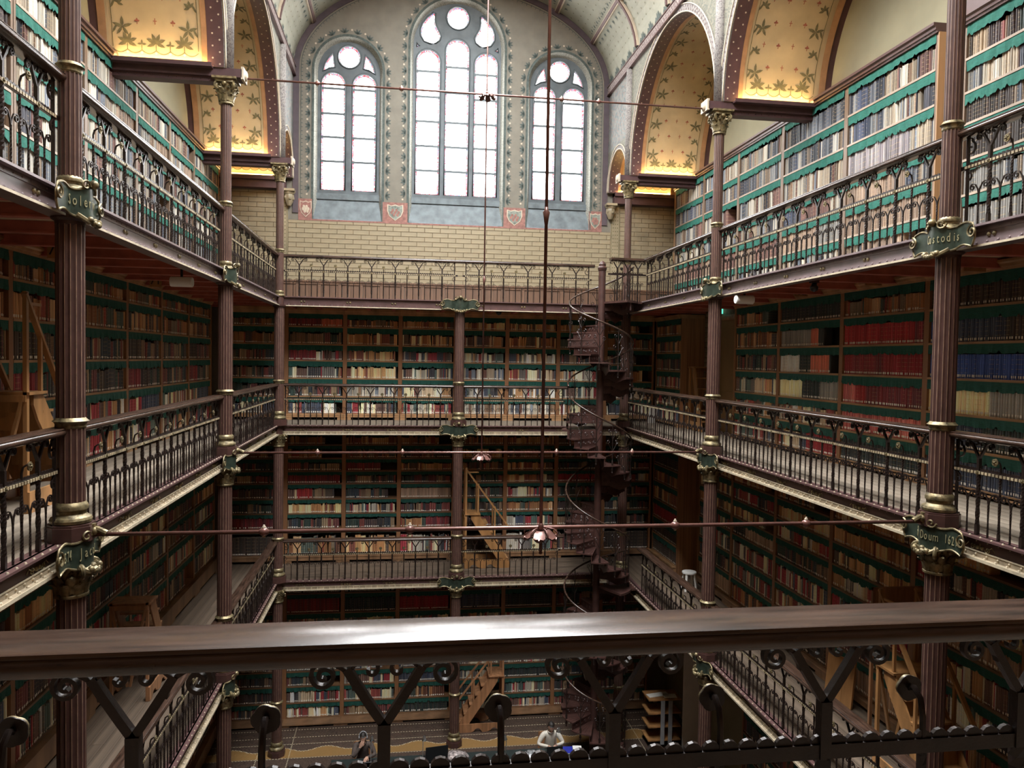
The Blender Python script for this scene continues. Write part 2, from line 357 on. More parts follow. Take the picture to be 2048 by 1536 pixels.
# far wall with three arched window openings
WIN = [(-2.83, .89, .77, 17.20), (.045, 1.27, 1.15, 18.05), (2.865, .89, .77, 17.20)]   # centre x, opening half width, tracery half width, springing z
def opening(xc, hw, z0, zs, n=20): return [(xc+hw, z0)]+arc(xc, zs, hw, 0, 180, n)+[(xc-hw, z0)]
outer = [(-WX, 0), (WX, 0), (WX, ZV)]+[(CW*math.cos(a), ZV+VB*math.sin(a)) for a in [PI*i/32 for i in range(33)]]+[(-WX, ZV)]
wall_f = structure(put('wall_far', plate_mesh('wall_far', outer, [opening(x, h, 13.28, z) for x, h, t, z in WIN], .1, m_wall), None, (0, YF+.1, 0)))
# ---- glazed bricks on the far wall and on side-wall patches
def brick_patch(parent, u0, u1, z0, z1, place, dims, cap, L=.42, H=.126, g=.014):
    bme = {}; n = 0; rest = MB()
    row = 0; z = z0
    while z < z1-.02:
        u = u0-(L/2 if row % 2 else 0)
        while u < u1-.01:
            a, b = max(u, u0), min(u+L, u1)
            if b-a > .05:
                w = round(b-a-g, 3); hh = min(H, z1-z)-g; c = ((a+b)/2, z+hh/2+g/2)
                if n < cap:
                    k = (w, round(hh, 3))
                    if k not in bme:
                        q = MB(); x, y, t = w/2, hh/2, .007
                        q.add([(-x,0,-y),(x,0,-y),(x,0,y),(-x,0,y),(-x+.005,-t,-y+.005),(x-.005,-t,-y+.005),(x-.005,-t,y-.005),(-x+.005,-t,y-.005)],
                              [(4,5,6,7),(0,1,5,4),(1,2,6,5),(2,3,7,6),(3,0,4,7)])
                        bme[k] = q.mesh('brick', m_brick)
                    loc, rz = place(*c); put('brick', bme[k], parent, loc, (0,0,rz))
                else:
                    loc, rz = place(*c); ca, sa = math.cos(rz), math.sin(rz)
                    x, y = w/2, hh/2
                    rest.add([(loc[0]+ca*p[0]+sa*.006, loc[1]+sa*p[0]-ca*.006, loc[2]+p[1]) for p in ((-x,-y),(x,-y),(x,y),(-x,y))], [(0,1,2,3)])
                n += 1
            u += L
        z += H; row += 1
    if rest.v: tag(rest.obj('bricks_beyond', m_brick, parent), kind='stuff')
    return n
OF = (0, -.1, 0)      # wall_far's origin is at y = YF+.1
MB().box(-6.24, 6.24, -.1035, -.099, 11.6, 13.24).obj('mortar_bed', m_mortar, wall_f)
brick_patch(wall_f, -4.36, 4.36, 11.64, 13.24, lambda u, z: ((u, -.1035, z), 0), None, 300)
for s in (-1, 1):
    a, b = sorted((s*4.62, s*6.2))
    MB().box(a, b, -.1035, -.099, 13.24, 13.98).obj('mortar_bed', m_mortar, wall_f)
    brick_patch(wall_f, a, b, 11.64, 13.98, lambda u, z: ((u, -.1035, z), 0), None, 0)
    q = MB().box(min(s*4.36, s*4.62), max(s*4.36, s*4.62), YF-.03, YF, 11.62, 14.0)
    t = structure(q.obj('trim_1', m_brick)); d = MB()
    for k in range(22):
        for u in (-.06, 0, .06): d.box(s*4.49+u-.012, s*4.49+u+.012, YF-.033, YF-.029, 11.75+k*.1, 11.775+k*.1)
    for u in (-.11, .11): d.box(s*4.49+u-.006, s*4.49+u+.006, YF-.033, YF-.029, 11.65, 13.98)
    tag(d.obj('painted_pattern', m_leaf, t), kind='stuff')
    # cornice over the side parts of the far wall, carved bracket at the strip's head
    c = MB(); c.box(min(s*4.4, s*6.25), max(s*4.4, s*6.25), YF-.22, YF, 14.0, 14.28); c.box(min(s*4.4, s*6.25), max(s*4.4, s*6.25), YF-.28, YF, 14.2, 14.3)
    structure(c.obj('trim_2', m_maroon))
    br = MB(); br.lathe([(.05,-.2),(.09,-.12),(.13,0),(.12,.08),(.15,.12),(.15,.18)], 8, (s*4.32, YF-.1, 13.78)); br.box(s*4.32-.15, s*4.32+.15, YF-.27, YF, 13.94, 14.0)
    for k in range(5): br.ball((s*4.32+.1*math.cos(k*1.26), YF-.12+.08*math.sin(k*1.26), 13.76+.03*(k % 2)), .045, 6, 4)
    structure(br.obj('trim_3', m_brick, smooth=40))
# oak wainscot: frame with a recessed pair of boards in each field
wn = structure(MB().box(-6.2, 6.2, YF-.05, YF-.004, 11.56, 11.64).box(-6.2, 6.2, YF-.075, YF-.004, 11.62, 11.66).box(-6.2, 6.2, YF-.06, YF-.004, F3, 11.16).obj('trim_4', m_wains))
for i in range(22):
    x = -6.0+i*.545
    MB().box(-.05, .05, -.02, .02, 0, .42).obj('stile', m_wains, wn, loc=(x+.27, YF-.03, 11.15))
    for k in (-1, 1): MB().box(-.105, .105, -.008, .008, 0, .42).obj('board', m_wains, wn, loc=(x+k*.108, YF-.018, 11.15))
# red-brown band under the sills
bnd = structure(MB().box(-4.1, 4.1, YF-.012, YF, 13.235, 13.275).obj('trim_5', m_shield))
for s in (-1, 1): MB().box(min(s*3.73,s*4.1), max(s*3.73,s*4.1), YF-.010, YF, 13.275, 13.80).obj('painted_field', m_shield, bnd)
for a, b in ((-1.93, -1.235), (1.325, 1.965)): MB().box(a, b, YF-.010, YF, 13.275, 13.80).obj('painted_field', m_shield, bnd)
def shield_poly(w, h): return [(-w, h), (-w*.5, h*.86), (0, h), (w*.5, h*.86), (w, h), (w*1.02, h*.2), (w*.75, -h*.45), (0, -h), (-w*.75, -h*.45), (-w*1.02, h*.2)]
for x, w, m2 in ((-3.91, .15, m_shield), (-1.58, .21, m_shieldg), (1.645, .21, m_shieldg), (3.91, .15, m_shieldg)):
    MB().extrude(shield_poly(w, .215), lambda u, v, d: (x+u, YF-d, 13.53+v), .010, .018).obj('painted_shield', m_dot, bnd)
    MB().extrude(shield_poly(w*.88, .19), lambda u, v, d: (x+u, YF-d, 13.53+v), .018, .021).obj('shield_field', m2, bnd)
    q = MB()
    for k in range(7): q.ball((x+(-.09+.03*k)*w/.2, YF-.022, 13.53+.07*math.sin(k*2.1)), .035, 6, 4, (1,.1,1.3))
    tag(q.obj('shield_charge', m_shield if m2 is m_shieldg else m_dot, bnd), kind='stuff')
# ---- windows: stone tracery, glazing bars, panes, sloping sill, painted reveal
def lancet(xc, hw, z0, zt, n=14): return [(xc-hw, z0), (xc+hw, z0)]+arc(xc, zt-hw, hw, 0, 180, n)
def circ(xc, zc, r, n=24): return arc(xc, zc, r, 0, 360, n)[:-1]
def shrink(poly, d):
    c = (sum(p[0] for p in poly)/len(poly), sum(p[1] for p in poly)/len(poly)); out = []
    for p in poly:
        v = Vector((p[0]-c[0], p[1]-c[1])); l = v.length; out.append((c[0]+v.x*(l-d)/l, c[1]+v.y*(l-d)/l))
    return out
def glass(parent, poly, border=True):
    y = YF+.262
    me = MB().extrude(poly, lambda u, v, d: (u, y+d, v), 0, .012); me.obj('pane', m_pane, parent, fix=True)
def border_ring(parent, poly, w=.035, smaller=None):
    inner = smaller or shrink(poly, w); n = len(poly); q = MB(); y = YF+.258
    vs = [(u, y, v) for u, v in poly]+[(u, y, v) for u, v in inner]
    q.add(vs, [(i, (i+1) % n, n+(i+1) % n, n+i) for i in range(n)]); q.obj('coloured_border', m_border, parent)
def lead_line(parent, poly, r=.008):
    MB().tube([(u, YF+.256, v) for u, v in poly], r, 4, closed=True).obj('lead_line', m_stone, parent)
def window(n, x, hw, tw, zs, lancets, extra, zb, bars):
    t = put('window_%d' % n, None, None, (0,0,0)); structure(t)
    frame_out = opening(x, tw+.10, 13.86, zs, 24)
    holes = [lancet(a, w, zb, zt) for a, w, zt in lancets]+[e for e in extra]
    me = plate_mesh('tracery', frame_out, holes, .07, m_stone, bevel=.03, bres=2); put('tracery', me, t, (0, YF+.24, 0))
    # raised moulding rings round each light
    for h in holes:
        MB().tube([(u, YF+.165, v) for u, v in h], .022, 6, closed=True).obj('moulding', m_stone, t, smooth=True)
    for a, w, zt in lancets:
        zz = [zb]+bars(a)+[zt]
        for k in range(len(zz)-1):
            if k < len(zz)-2: poly = [(a-w, zz[k]), (a+w, zz[k]), (a+w, zz[k+1]), (a-w, zz[k+1])]
            else: poly = [(a-w, zz[k]), (a+w, zz[k])]+arc(a, zt-w, w, 0, 180, 14)
            glass(t, poly)
        for z in zz[1:-1]: MB().box(a-w-.01, a+w+.01, YF+.20, YF+.262, z-.028, z+.028).obj('glazing_bar', m_stone, t)
        full = lancet(a, w, zb, zt); inn = lancet(a, w-.045, zb+.03, zt-.045); border_ring(t, full, smaller=inn); lead_line(t, inn)
    for e in extra: glass(t, e); border_ring(t, e, .04); lead_line(t, shrink(e, .04))
    # sill and reveal
    sl = MB(); sl.add([(x-hw, YF-.01, 13.28), (x+hw, YF-.01, 13.28), (x+hw, YF+.2, 13.9), (x-hw, YF+.2, 13.9)], [(0,1,2,3)])
    sl.box(x-hw, x+hw, YF+.14, YF+.25, 13.84, 14.0); sl.obj('sill', m_sill, t)
    o1 = opening(x, hw, 13.28, zs, 24); o2 = opening(x, tw+.03, 13.28, zs, 24)
    MB().grid([[(u, YF, v) for u, v in o1], [(u, YF+.19, v) for u, v in o2]]).obj('reveal', m_reveal, t, smooth=True)
    o3 = opening(x, hw+.06, 13.28, zs, 24)
    MB().grid([[(u, YF-.008, v) for u, v in o3], [(u, YF-.012, v) for u, v in opening(x, hw-.005, 13.28, zs, 24)]]).obj('painted_edge', m_leafb, t)
    return t
bz = lambda a: [14.86, 15.50, 16.12, 16.78]
def tri(x, s): return [(x+s*.36, 17.24), (x+s*.62, 17.19), (x+s*.50, 17.47), (x+s*.36, 17.62), (x+s*.33, 17.42)]
for n, xc in ((1, -2.83), (3, 2.865)):
    ex = [circ(xc, 17.62, .30)]
    for s in (-1, 1):
        p = [(xc+s*.37, 17.33), (xc+s*.52, 17.30), (xc+s*.68, 17.21), (xc+s*.63, 17.42), (xc+s*.53, 17.59), (xc+s*.42, 17.70), (xc+s*.39, 17.50)]
        ex.append(p if s > 0 else p[::-1])
    window(n, xc, .89, .77, 17.20, [(xc-.405, .315, 17.20), (xc+.405, .315, 17.20)], ex, 14.1, bz)
tear = [(.0, -.34), (.16, -.29), (.245, -.16), (.25, 0), (.20, .14), (.08, .30), (-.06, .43), (-.11, .40), (-.10, .24), (-.13, .10), (-.20, -.03), (-.25, -.14), (-.22, -.24), (-.12, -.32)]
ex = [circ(.045, 18.86, .31), [(.045-.73-u*1.1, 18.50+v*1.1) for u, v in tear][::-1], [(.045+.73+u*1.1, 18.50+v*1.1) for u, v in tear]]
for s in (-1, 1): ex.append([(.045+s*1.10, 18.02), (.045+s*1.03, 18.06), (.045+s*1.10, 18.13)])
window(2, .045, 1.27, 1.15, 18.05, [(.045-.785, .325, 17.98), (.045, .325, 18.30), (.045+.785, .325, 17.98)], ex, 14.1, lambda a: [14.74, 15.40, 16.06, 16.72, 17.40] if abs(a-.045) > .1 else [14.74, 15.40, 16.06, 16.86, 17.55])
# ---- painted ornament helpers (flat paint laid on a surface: fn(u, v) -> 3-D point)
def leaf(q, fn, cx, cy, L, w, ang):
    ca, sa = math.cos(ang), math.sin(ang); P = [(0,0), (.3,w), (.65,w*.9), (1,0), (.65,-w*.9), (.3,-w)]
    q.add([fn(cx+L*(a*ca-b*sa), cy+L*(a*sa+b*ca)) for a, b in P], [(0,1,2,3,4,5)])
def spray(q, fn, cx, cy, L, ang, n=5, spread=2.3, w=.15):
    for k in range(n): leaf(q, fn, cx, cy, L*(1 if k in (0, n-1) or n < 4 else 1.05), w, ang+spread*(k/(n-1)-.5))
def ring_pts(x, hw, zs): return opening(x, hw, 13.9, zs, 40)
dec = MB(); decw = MB(); decl = MB()
fnw = lambda u, v: (u, -.106, v)
for x, hw, tw, zs in WIN:
    pth = [Vector(p) for p in opening(x, hw+.09, 13.85, zs, 36)]; acc = 0; nxt = .12; i = 0
    for a, b in zip(pth, pth[1:]):
        l = (b-a).length; d = (b-a)/l; nrm = Vector((d.y, -d.x))
        while nxt < acc+l:
            p = a+d*(nxt-acc); ang = math.atan2(nrm.y, nrm.x)
            spray(dec, fnw, p.x, p.y, .14, ang, 4, 2.0, .17)
            c = p+d*.16+nrm*.075; decw.add([fnw(c.x+.028*math.cos(t*1.256), c.y+.028*math.sin(t*1.256)) for t in range(5)], [(0,1,2,3,4)])
            nxt += .325; i += 1
        acc += l
tag(dec.obj('painted_leaves', m_leafb, wall_f), kind='stuff'); tag(decw.obj('painted_flowers', m_dot, wall_f), kind='stuff')
# ---- dark painted band that frames the far wall
def ell(a, b, z0, n=40): return [(a*math.cos(PI*i/n), z0+b*math.sin(PI*i/n)) for i in range(n+1)]
po = [(CW-.005, 13.42)]+ell(CW-.005, VB-.005, ZV)+[(-CW+.005, 13.42)]; pi_ = [(CW-.15, 13.42)]+ell(CW-.15, VB-.15, ZV)+[(-CW+.15, 13.42)]
q = MB(); n = len(po); q.add([(u, YF-.03, v) for u, v in po]+[(u, YF-.03, v) for u, v in pi_]+[(u, YF, v) for u, v in pi_], [(i, i+1, n+i+1, n+i) for i in range(n-1)]+[(n+i, n+i+1, 2*n+i+1, 2*n+i) for i in range(n-1)])
tb = structure(q.obj('trim_6', m_band, smooth=30))
ps = [(CW-.2, 13.42)]+ell(CW-.2, VB-.2, ZV, 90)+[(-CW+.2, 13.42)]; q = MB()
q.tube([(u, YF-.004, v) for u, v in ps], .006, 4)
for a, b in zip(ps, ps[1:]):
    m_ = ((a[0]+b[0])/2, (a[1]+b[1])/2); d = Vector((b[0]-a[0], b[1]-a[1]))
    k = max(1, int(d.length/.1))
    for j in range(k):
        p = Vector(a)+d*(j/k); nrm = Vector((-d.y, d.x)).normalized()
        q.bar((p.x, YF-.003, p.y), (p.x+nrm.x*.05, YF-.003, p.y+nrm.y*.05), .014, .004, (0,1,0))
tag(q.obj('painted_edging', m_leafb, tb), kind='stuff')
# ---- arcade walls, side barrel vaults, beams
BAYS = [(YN, 1.93), (1.93, Y1), (Y1, Y2), (Y2, Y3), (Y3, YF)]
def bay_curve(a, b):
    l, r = a+.17, b-.17
    if b > YF-.01: r = b-.16
    return (l+r)/2, (r-l)/2, (RISE if r-l > 2.3 else (r-l)/2*1.08)
def apt(a, b, t, dr=0.0):
    yc, h, rz = bay_curve(a, b); return (yc+(h+dr)*math.cos(t), ZS+(rz+dr)*math.sin(t))
NS = 40
for s, side in ((-1, 'left'), (1, 'right')):
    poly = [(YN, ZV), (YN, ZS)]
    for a, b in BAYS[1:]: poly += [apt(a, b, PI-PI*i/NS) for i in range(NS+1)]
    poly += [(YF, ZS), (YF, ZV)]
    poly[1] = (YN, ZS)
    me = plate_mesh('wall_arcade_'+side, poly, [], .125, m_spand); aw = structure(put('wall_arcade_'+side, me, None, (s*4.375, 0, 0), (0,0,PI/2)))
    inv = lambda x, y, z: (y, -(x-s*4.375), z)          # world -> arcade-wall local (rotated 90 deg about z)
    # mural panel near the far end
    xf = s*4.246
    q = MB(); q.add([inv(xf, 18.95, 15.4), inv(xf, YF-.04, 15.4), inv(xf, YF-.04, 16.95), inv(xf, 18.95, 16.95)], [(0,1,2,3)]); q.obj('painted_panel', m_mural, aw)
    fr = MB().box(min(s*4.19, s*4.25), max(s*4.19, s*4.25), YN, YF-.03, 16.98, 17.2); fo = structure(fr.obj('trim_7', m_frieze))
    for z in (16.97, 17.19): MB().box(min(s*4.17, s*4.25), max(s*4.17, s*4.25), YN, YF-.03, z, z+.025).obj('moulding', m_girder, fo)
    fm_ = MB()
    for i in range(150):
        y = 1.5+i*.13
        if y > YF-.1: break
        for dz, dy in ((17.055, 0), (17.125, .065)): fm_.add([(s*4.188, y+dy+u*.032, dz+v*.028) for u, v in ((-1,0),(0,-1),(1,0),(0,1))], [(0,1,2,3)])
    tag(fm_.obj('painted_motifs', m_maroon, fo), kind='stuff')
    for yc in (1.93, Y1, Y2, Y3):
        q = MB(); q.lathe([(.10, ZS), (.10, 16.95)], 10, (s*4.23, yc, 0)); q.obj('colonnette', m_archv, None, smooth=True)
        o = bpy.data.objects[-1] if False else q
    for bi, (a, b) in enumerate(BAYS):
        if bi == 0: continue
        small = bi == 4
        # archivolt
        ring = MB()
        for r0, r1, xo in ((.01, .17, .018),):
            P0 = [apt(a, b, PI-PI*i/NS, r0) for i in range(NS+1)]; P1 = [apt(a, b, PI-PI*i/NS, r1 if not small else .13) for i in range(NS+1)]
            x = s*(4.25-xo)
            ring.grid([[(x, y, z) for y, z in P0], [(x, y, z) for y, z in P1]]); ring.grid([[(x, y, z) for y, z in P0], [(s*4.25, y, z) for y, z in P0]]); ring.grid([[(x, y, z) for y, z in P1], [(s*4.25, y, z) for y, z in P1]])
        av = structure(ring.obj('trim_8', m_archv, smooth=30))
        for rr in (.015, .165 if not small else .125):
            MB().tube([(s*4.225, *apt(a, b, PI-PI*i/NS, rr)) for i in range(NS+1)], .014, 5).obj('moulding', m_dot, av, smooth=True)
        mo = MB(); nm_ = int(60 if not small else 20)
        for i in range(nm_):
            t = PI*(i+.5)/nm_
            for rr, e in ((.055, 0), (.115, .5)):
                y, z = apt(a, b, t+e*PI/nm_, rr if not small else rr*.75); tn = Vector((-math.sin(t), math.cos(t))); nr = Vector((math.cos(t), math.sin(t)))
                mo.add([(s*4.2295, y+tn.x*u*.022+nr.x*v*.030, z+tn.y*u*.022+nr.y*v*.030) for u, v in ((-1,0),(0,-1),(1,0),(0,1))], [(0,1,2,3)])
        tag(mo.obj('painted_motifs', m_maroon if not small else m_band, av), kind='stuff')
        # soffit bands and the painted barrel behind
        def strip(x0, x1, dr, m, nm, nx=1, par=None):
            q = MB(); q.grid([[(s*(x0+(x1-x0)*j/nx), *apt(a, b, PI-PI*i/NS, dr)) for i in range(NS+1)] for j in range(nx+1)])
            return q.obj(nm, m, par, smooth=True)
        sf = structure(strip(4.25, 4.505, -.004, m_maroon, 'trim_9'))
        dots = MB()
        nd = 44 if not small else 16
        for i in range(nd):
            for j, x in ((0, 4.31), (1, 4.42)):
                t = PI*(i+.5*j+.25)/nd; yy, zz = apt(a, b, t, -.008)
                tx = Vector((-math.sin(t), math.cos(t)))
                dots.add([(s*(x+.016*math.cos(k*1.257)), yy+tx.x*.016*math.sin(k*1.257), zz+tx.y*.016*math.sin(k*1.257)) for k in range(5)], [(0,1,2,3,4)])
        tag(dots.obj('painted_dots', m_dot, sf), kind='stuff')
        strip(4.505, 4.59, .0, m_tan, 'painted_edge', 1, sf)
        vb = structure(strip(4.59, 6.25, .012, m_vaulty, 'ceiling_side_vault', 2)); tag(vb)
        strip(6.0, 6.12, -.05, m_tan, 'outer_rib', 1, vb); strip(6.12, 6.25, -.02, m_maroon, 'outer_rib_edge', 1, vb)
        # ornament on the barrel: u across (4.5..5.95), v = arc length from the springing, each half
        yc, h, rz = bay_curve(a, b)
        T = [PI/2*i/200 for i in range(201)]; S = [0.0]
        for i in range(200):
            p, r2 = apt(a, b, T[i]), apt(a, b, T[i+1]); S.append(S[-1]+math.hypot(p[0]-r2[0], p[1]-r2[1]))
        TT = np.array(T); SS = np.array(S)
        g = MB(); red = MB(); dt = MB(); ln = MB()
        for half in (1, -1):
            def fv(u, v):
                t = float(np.interp(v, SS, TT)); t = t if half > 0 else PI-t
                y, z = apt(a, b, t, .006); return (s*u, y, z)
            U0, U1 = 4.64, 5.93; um = (U0+U1)/2; top = SS[-1]
            # border: scalloped line with palmettes and crosses
            n = 6
            for k in range(n):
                uc = U0+(U1-U0)*(k+.5)/n
                pts = [(U0+(U1-U0)*(k+j/8)/n, .13+.055*abs(1-2*j/8)**2) for j in range(9)]
                for p, r2 in zip(pts, pts[1:]): ln.add([fv(p[0], p[1]), fv(r2[0], r2[1]), fv(r2[0], r2[1]+.014), fv(p[0], p[1]+.014)], [(0,1,2,3)])
                uk = U0+(U1-U0)*k/n
                if k:
                    dt.add([fv(uk+.022*math.cos(j*1.047), .15+.022*math.sin(j*1.047)) for j in range(6)], [tuple(range(6))])
                    ln.add([fv(uk-.006, .18), fv(uk+.006, .18), fv(uk+.006, .30), fv(uk-.006, .30)], [(0,1,2,3)])
                    if k % 2: spray(g, fv, uk, .30, .15, PI/2, 6, 3.9, .17)
                    else:
                        for aa in (0, PI/2, PI): leaf(g, fv, uk, .28, .07, .22, aa)
            ln.add([fv(U0, .06), fv(U1, .06), fv(U1, .075), fv(U0, .075)], [(0,1,2,3)])
            v = .42; k = 0
            while v < top:
                for e, sg in ((U0, 1), (U1, -1)):
                    leaf(g, fv, e, v, .17, .10, PI/2+.25*sg*(1 if k % 2 else -1)*0+(-.5*sg))
                    if k % 2 == 0: spray(g, fv, e+sg*.15, v+.1, .15, PI/2 if sg < 0 else PI/2, 5, 5.0, .15)
                    else: spray(g, fv, e+sg*.10, v+.08, .10, PI/2-sg*.6, 4, 2.6, .2)
                    ln.add([fv(e-.005, v-.2), fv(e+.005, v-.2), fv(e+.005, v+.22), fv(e-.005, v+.22)], [(0,1,2,3)])
                if v < top-.1:
                    m_n = 4 if k % 2 else 3
                    for j in range(m_n):
                        uj = um+(j-(m_n-1)/2)*.27
                        if (j+k) % 2 == 0:
                            for aa in (0, PI/2, PI): leaf(red, fv, uj, v+.2, .042, .33, aa)
                            red.add([fv(uj-.006, v+.15), fv(uj+.006, v+.15), fv(uj+.004, v+.2), fv(uj-.004, v+.2)], [(0,1,2,3)])
                        else:
                            red.add([fv(uj-.006, v+.16), fv(uj+.006, v+.16), fv(uj+.006, v+.25), fv(uj-.006, v+.25)], [(0,1,2,3)])
                            red.add([fv(uj-.03, v+.205), fv(uj+.03, v+.205), fv(uj+.03, v+.215), fv(uj-.03, v+.215)], [(0,1,2,3)])
                v += .36; k += 1
        tag(g.obj('painted_leaves', m_leaf, vb), kind='stuff'); tag(red.obj('painted_motifs', m_redp, vb), kind='stuff')
        tag(dt.obj('painted_dots', m_dot, vb), kind='stuff'); tag(ln.obj('painted_lines', m_leaf, vb), kind='stuff')
# colonnettes were linked without a parent: make them structure
for o in list(COL.objects):
    if o.name.startswith('colonnette'): o.name = 'trim_10'; structure(o)
# ---- main vault with ribs, painted sprigs and a skylight along the crown
PHI = lambda x: math.acos(max(-1, min(1, x/CW)))
def vp(x, y, d=0.0):
    t = PHI(x); return ((CW-d)*math.cos(t), y, ZV+(VB-d)*math.sin(t))
SKX, SKY0, SKY1 = 1.95, 2.9, 17.6
xs = sorted(set([CW*math.cos(PI*i/48) for i in range(49)]+[-SKX, SKX])); q = MB()
for i in range(len(xs)-1):
    a, b = xs[i], xs[i+1]
    for y0, y1 in ((YN, SKY0), (SKY0, SKY1), (SKY1, YF)):
        if a >= -SKX-1e-6 and b <= SKX+1e-6 and y0 == SKY0: continue
        q.add([vp(a, y0), vp(b, y0), vp(b, y1), vp(a, y1)], [(3,2,1,0)])
vault = structure(q.obj('ceiling', m_vault, smooth=True))
RX = [-3.76, -2.75, -1.95, 1.95, 2.75, 3.76]; RY = [y for y in (18.25, 16.05, 13.85, 11.65, 9.45, 7.25, 5.05, 2.85)]
for x in RX:
    q = MB(); t = PHI(x); nx, nz = math.cos(t), math.sin(t)
    for w, d0, d1, m in ((.085, 0, .05, 0), (.045, .05, .075, 1)):
        q.mi = m; dx, dz = -math.sin(t)*w, math.cos(t)*w*VB/CW
        p = [vp(x, 0, d0), vp(x, 0, d1)]
        prof = [(p[0][0]-dx, p[0][2]-dz), (p[0][0]+dx, p[0][2]+dz), (p[1][0]+dx, p[1][2]+dz), (p[1][0]-dx, p[1][2]-dz)]
        q.extrude(prof, lambda u, v, e: (u, e, v), YN, YF-.03)
    q.obj('rib', [m_dot, m_girder], vault, fix=True)
for y in RY:
    q = MB()
    for w, d0, d1, m in ((.08, -.01, .05, 0), (.042, .05, .075, 1)):
        q.mi = m; A = [CW*math.cos(PI*i/40)*.999 for i in range(41)]
        A = [x for x in A if abs(x) > SKX-.01 or not (SKY0 < y < SKY1)]
        for sd in (-1, 1):
            X = [x for x in A if x*sd > 0]
            q.grid([[vp(x, y-w, d1) for x in X], [vp(x, y+w, d1) for x in X]])
            q.grid([[vp(x, y-w, d0) for x in X], [vp(x, y-w, d1) for x in X]]); q.grid([[vp(x, y+w, d0) for x in X], [vp(x, y+w, d1) for x in X]])
    q.obj('rib', [m_dot, m_girder], vault, fix=True)
g = MB(); r2 = MB()
ar = [0.0]; TX = [PI/2*i/100 for i in range(101)]
for i in range(100): ar.append(ar[-1]+math.hypot(CW*(math.cos(TX[i+1])-math.cos(TX[i])), VB*(math.sin(TX[i+1])-math.sin(TX[i]))))
for s in (-1, 1):
    def fm(u, v):      # u = y, v = arc length from the springing
        t = float(np.interp(v, ar, TX)); return (s*(CW-.012)*math.cos(t), u, ZV+(VB-.012)*math.sin(t))
    y = 3.0
    while y < 20.7:
        spray(g, fm, y, .10, .20, PI/2, 6, 3.2, .16); leaf(g, fm, y, .02, .3, .05, PI/2)
        leaf(g, fm, y+.2, .05, .16, .2, PI/2+.3); leaf(g, fm, y-.2, .05, .16, .2, PI/2-.3)
        for k in range(10):
            v = .50+.21*k
            if v > 2.35: break
            uu = y+(.14 if k % 2 else 0)
            for dd in (-.18, .10): leaf(r2, fm, uu+dd, v, .05, .3, PI/2+.5)
        y += .55
    for x in (3.76, 2.75):
        v0 = float(np.interp(PHI(x), TX, ar)); y = 2.5
        while y < 20.7:
            for dv in (-.14, .14): leaf(g, fm, y, v0+dv, .11, .25, (PI/2 if dv > 0 else -PI/2)+.4); leaf(g, fm, y+.08, v0+dv*.95, .07, .25, (PI/2 if dv > 0 else -PI/2)-.6)
            y += .26
tag(g.obj('painted_leaves', m_leafb, vault), kind='stuff'); tag(r2.obj('painted_sprigs', m_leaf, vault), kind='stuff')
sk = structure(put('window_4', None))
for k in range(8):
    y0 = SKY0+(SKY1-SKY0)*k/8; y1 = SKY0+(SKY1-SKY0)*(k+1)/8
    for i in range(6):
        x0 = -SKX+2*SKX*i/6; x1 = -SKX+2*SKX*(i+1)/6
        a, b = vp(x0+.02, y0+.03, -.10), vp(x1-.02, y1-.03, -.10)
        MB().add([(a[0], a[1], a[2]), (b[0], a[1], b[2]), (b[0], b[1], b[2]), (a[0], b[1], a[2])], [(0,1,2,3)]).obj('pane', m_skyl, sk)
    q = MB(); q.grid([[vp(-SKX+2*SKX*i/12, y0-.04, d) for i in range(13)] for d in (.0, -.14)]); q.grid([[vp(-SKX+2*SKX*i/12, y0+.04, d) for i in range(13)] for d in (.0, -.14)]); q.grid([[vp(-SKX+2*SKX*i/12, y0+e, .0) for i in range(13)] for e in (-.04, .04)])
    q.obj('frame_bar', m_oakd, sk)
for i in range(7):
    x = -SKX+2*SKX*i/6; p = vp(x, 0)
    MB().box(p[0]-.03, p[0]+.03, SKY0, SKY1, p[2], p[2]+.16).obj('frame_bar', m_oakd, sk)
# ---- cross beams on the capitals with LED strips lighting the barrels
for s, side in ((-1, 'left'), (1, 'right')):
    for yc, w in ((1.93, 'nearest'), (Y1, 'second-nearest'), (Y2, 'third-nearest'), (Y3, 'farthest')):
        t = thing('cross_beam', 'maroon painted %s cross beam from %s capital to the side wall' % (w, side), 'beam', (0, 0, 0))
        a, b = sorted((s*3.98, s*6.25)); q = MB()
        q.box(a, b, yc-.15, yc+.15, 14.165, 14.30); q.box(min(s*4.42, s*6.25), max(s*4.42, s*6.25), yc-.10, yc+.10, 14.09, 14.17)
        q.box(min(s*4.42, s*6.25), max(s*4.42, s*6.25), yc-.27, yc+.27, 14.27, 14.30)
        for e in (-1, 1): q.box(min(s*4.42, s*6.25), max(s*4.42, s*6.25), yc+e*.268-.006, yc+e*.268+.006, 14.27, 14.335)
        q.obj('beam', m_maroon, t)
        rv = MB()
        for k in range(14):
            for e in (-.165, .165): rv.ball((s*(4.5+k*.125), yc+e*.62, 14.13), .012, 6, 4)
        tag(rv.obj('rivets', m_maroon, t), kind='stuff')
        rw = MB().box(min(s*3.95, s*3.99), max(s*3.95, s*3.99), yc-.15, yc+.15, 14.14, 14.34); rw.ball((s*3.95, yc, 14.24), .09, 8, 5, (.5,1,1)); rw.obj('boss', m_dot, t, smooth=40)
        for e in (-1, 1): MB().box(min(s*4.5, s*6.2), max(s*4.5, s*6.2), yc+e*.245-.012, yc+e*.245+.012, 14.302, 14.314).obj('led_strip', m_led, t)
    MB().box(min(s*4.45, s*6.2), max(s*4.45, s*6.2), YF-.18, YF-.15, 14.302, 14.315).obj('led_strip', m_led, t)
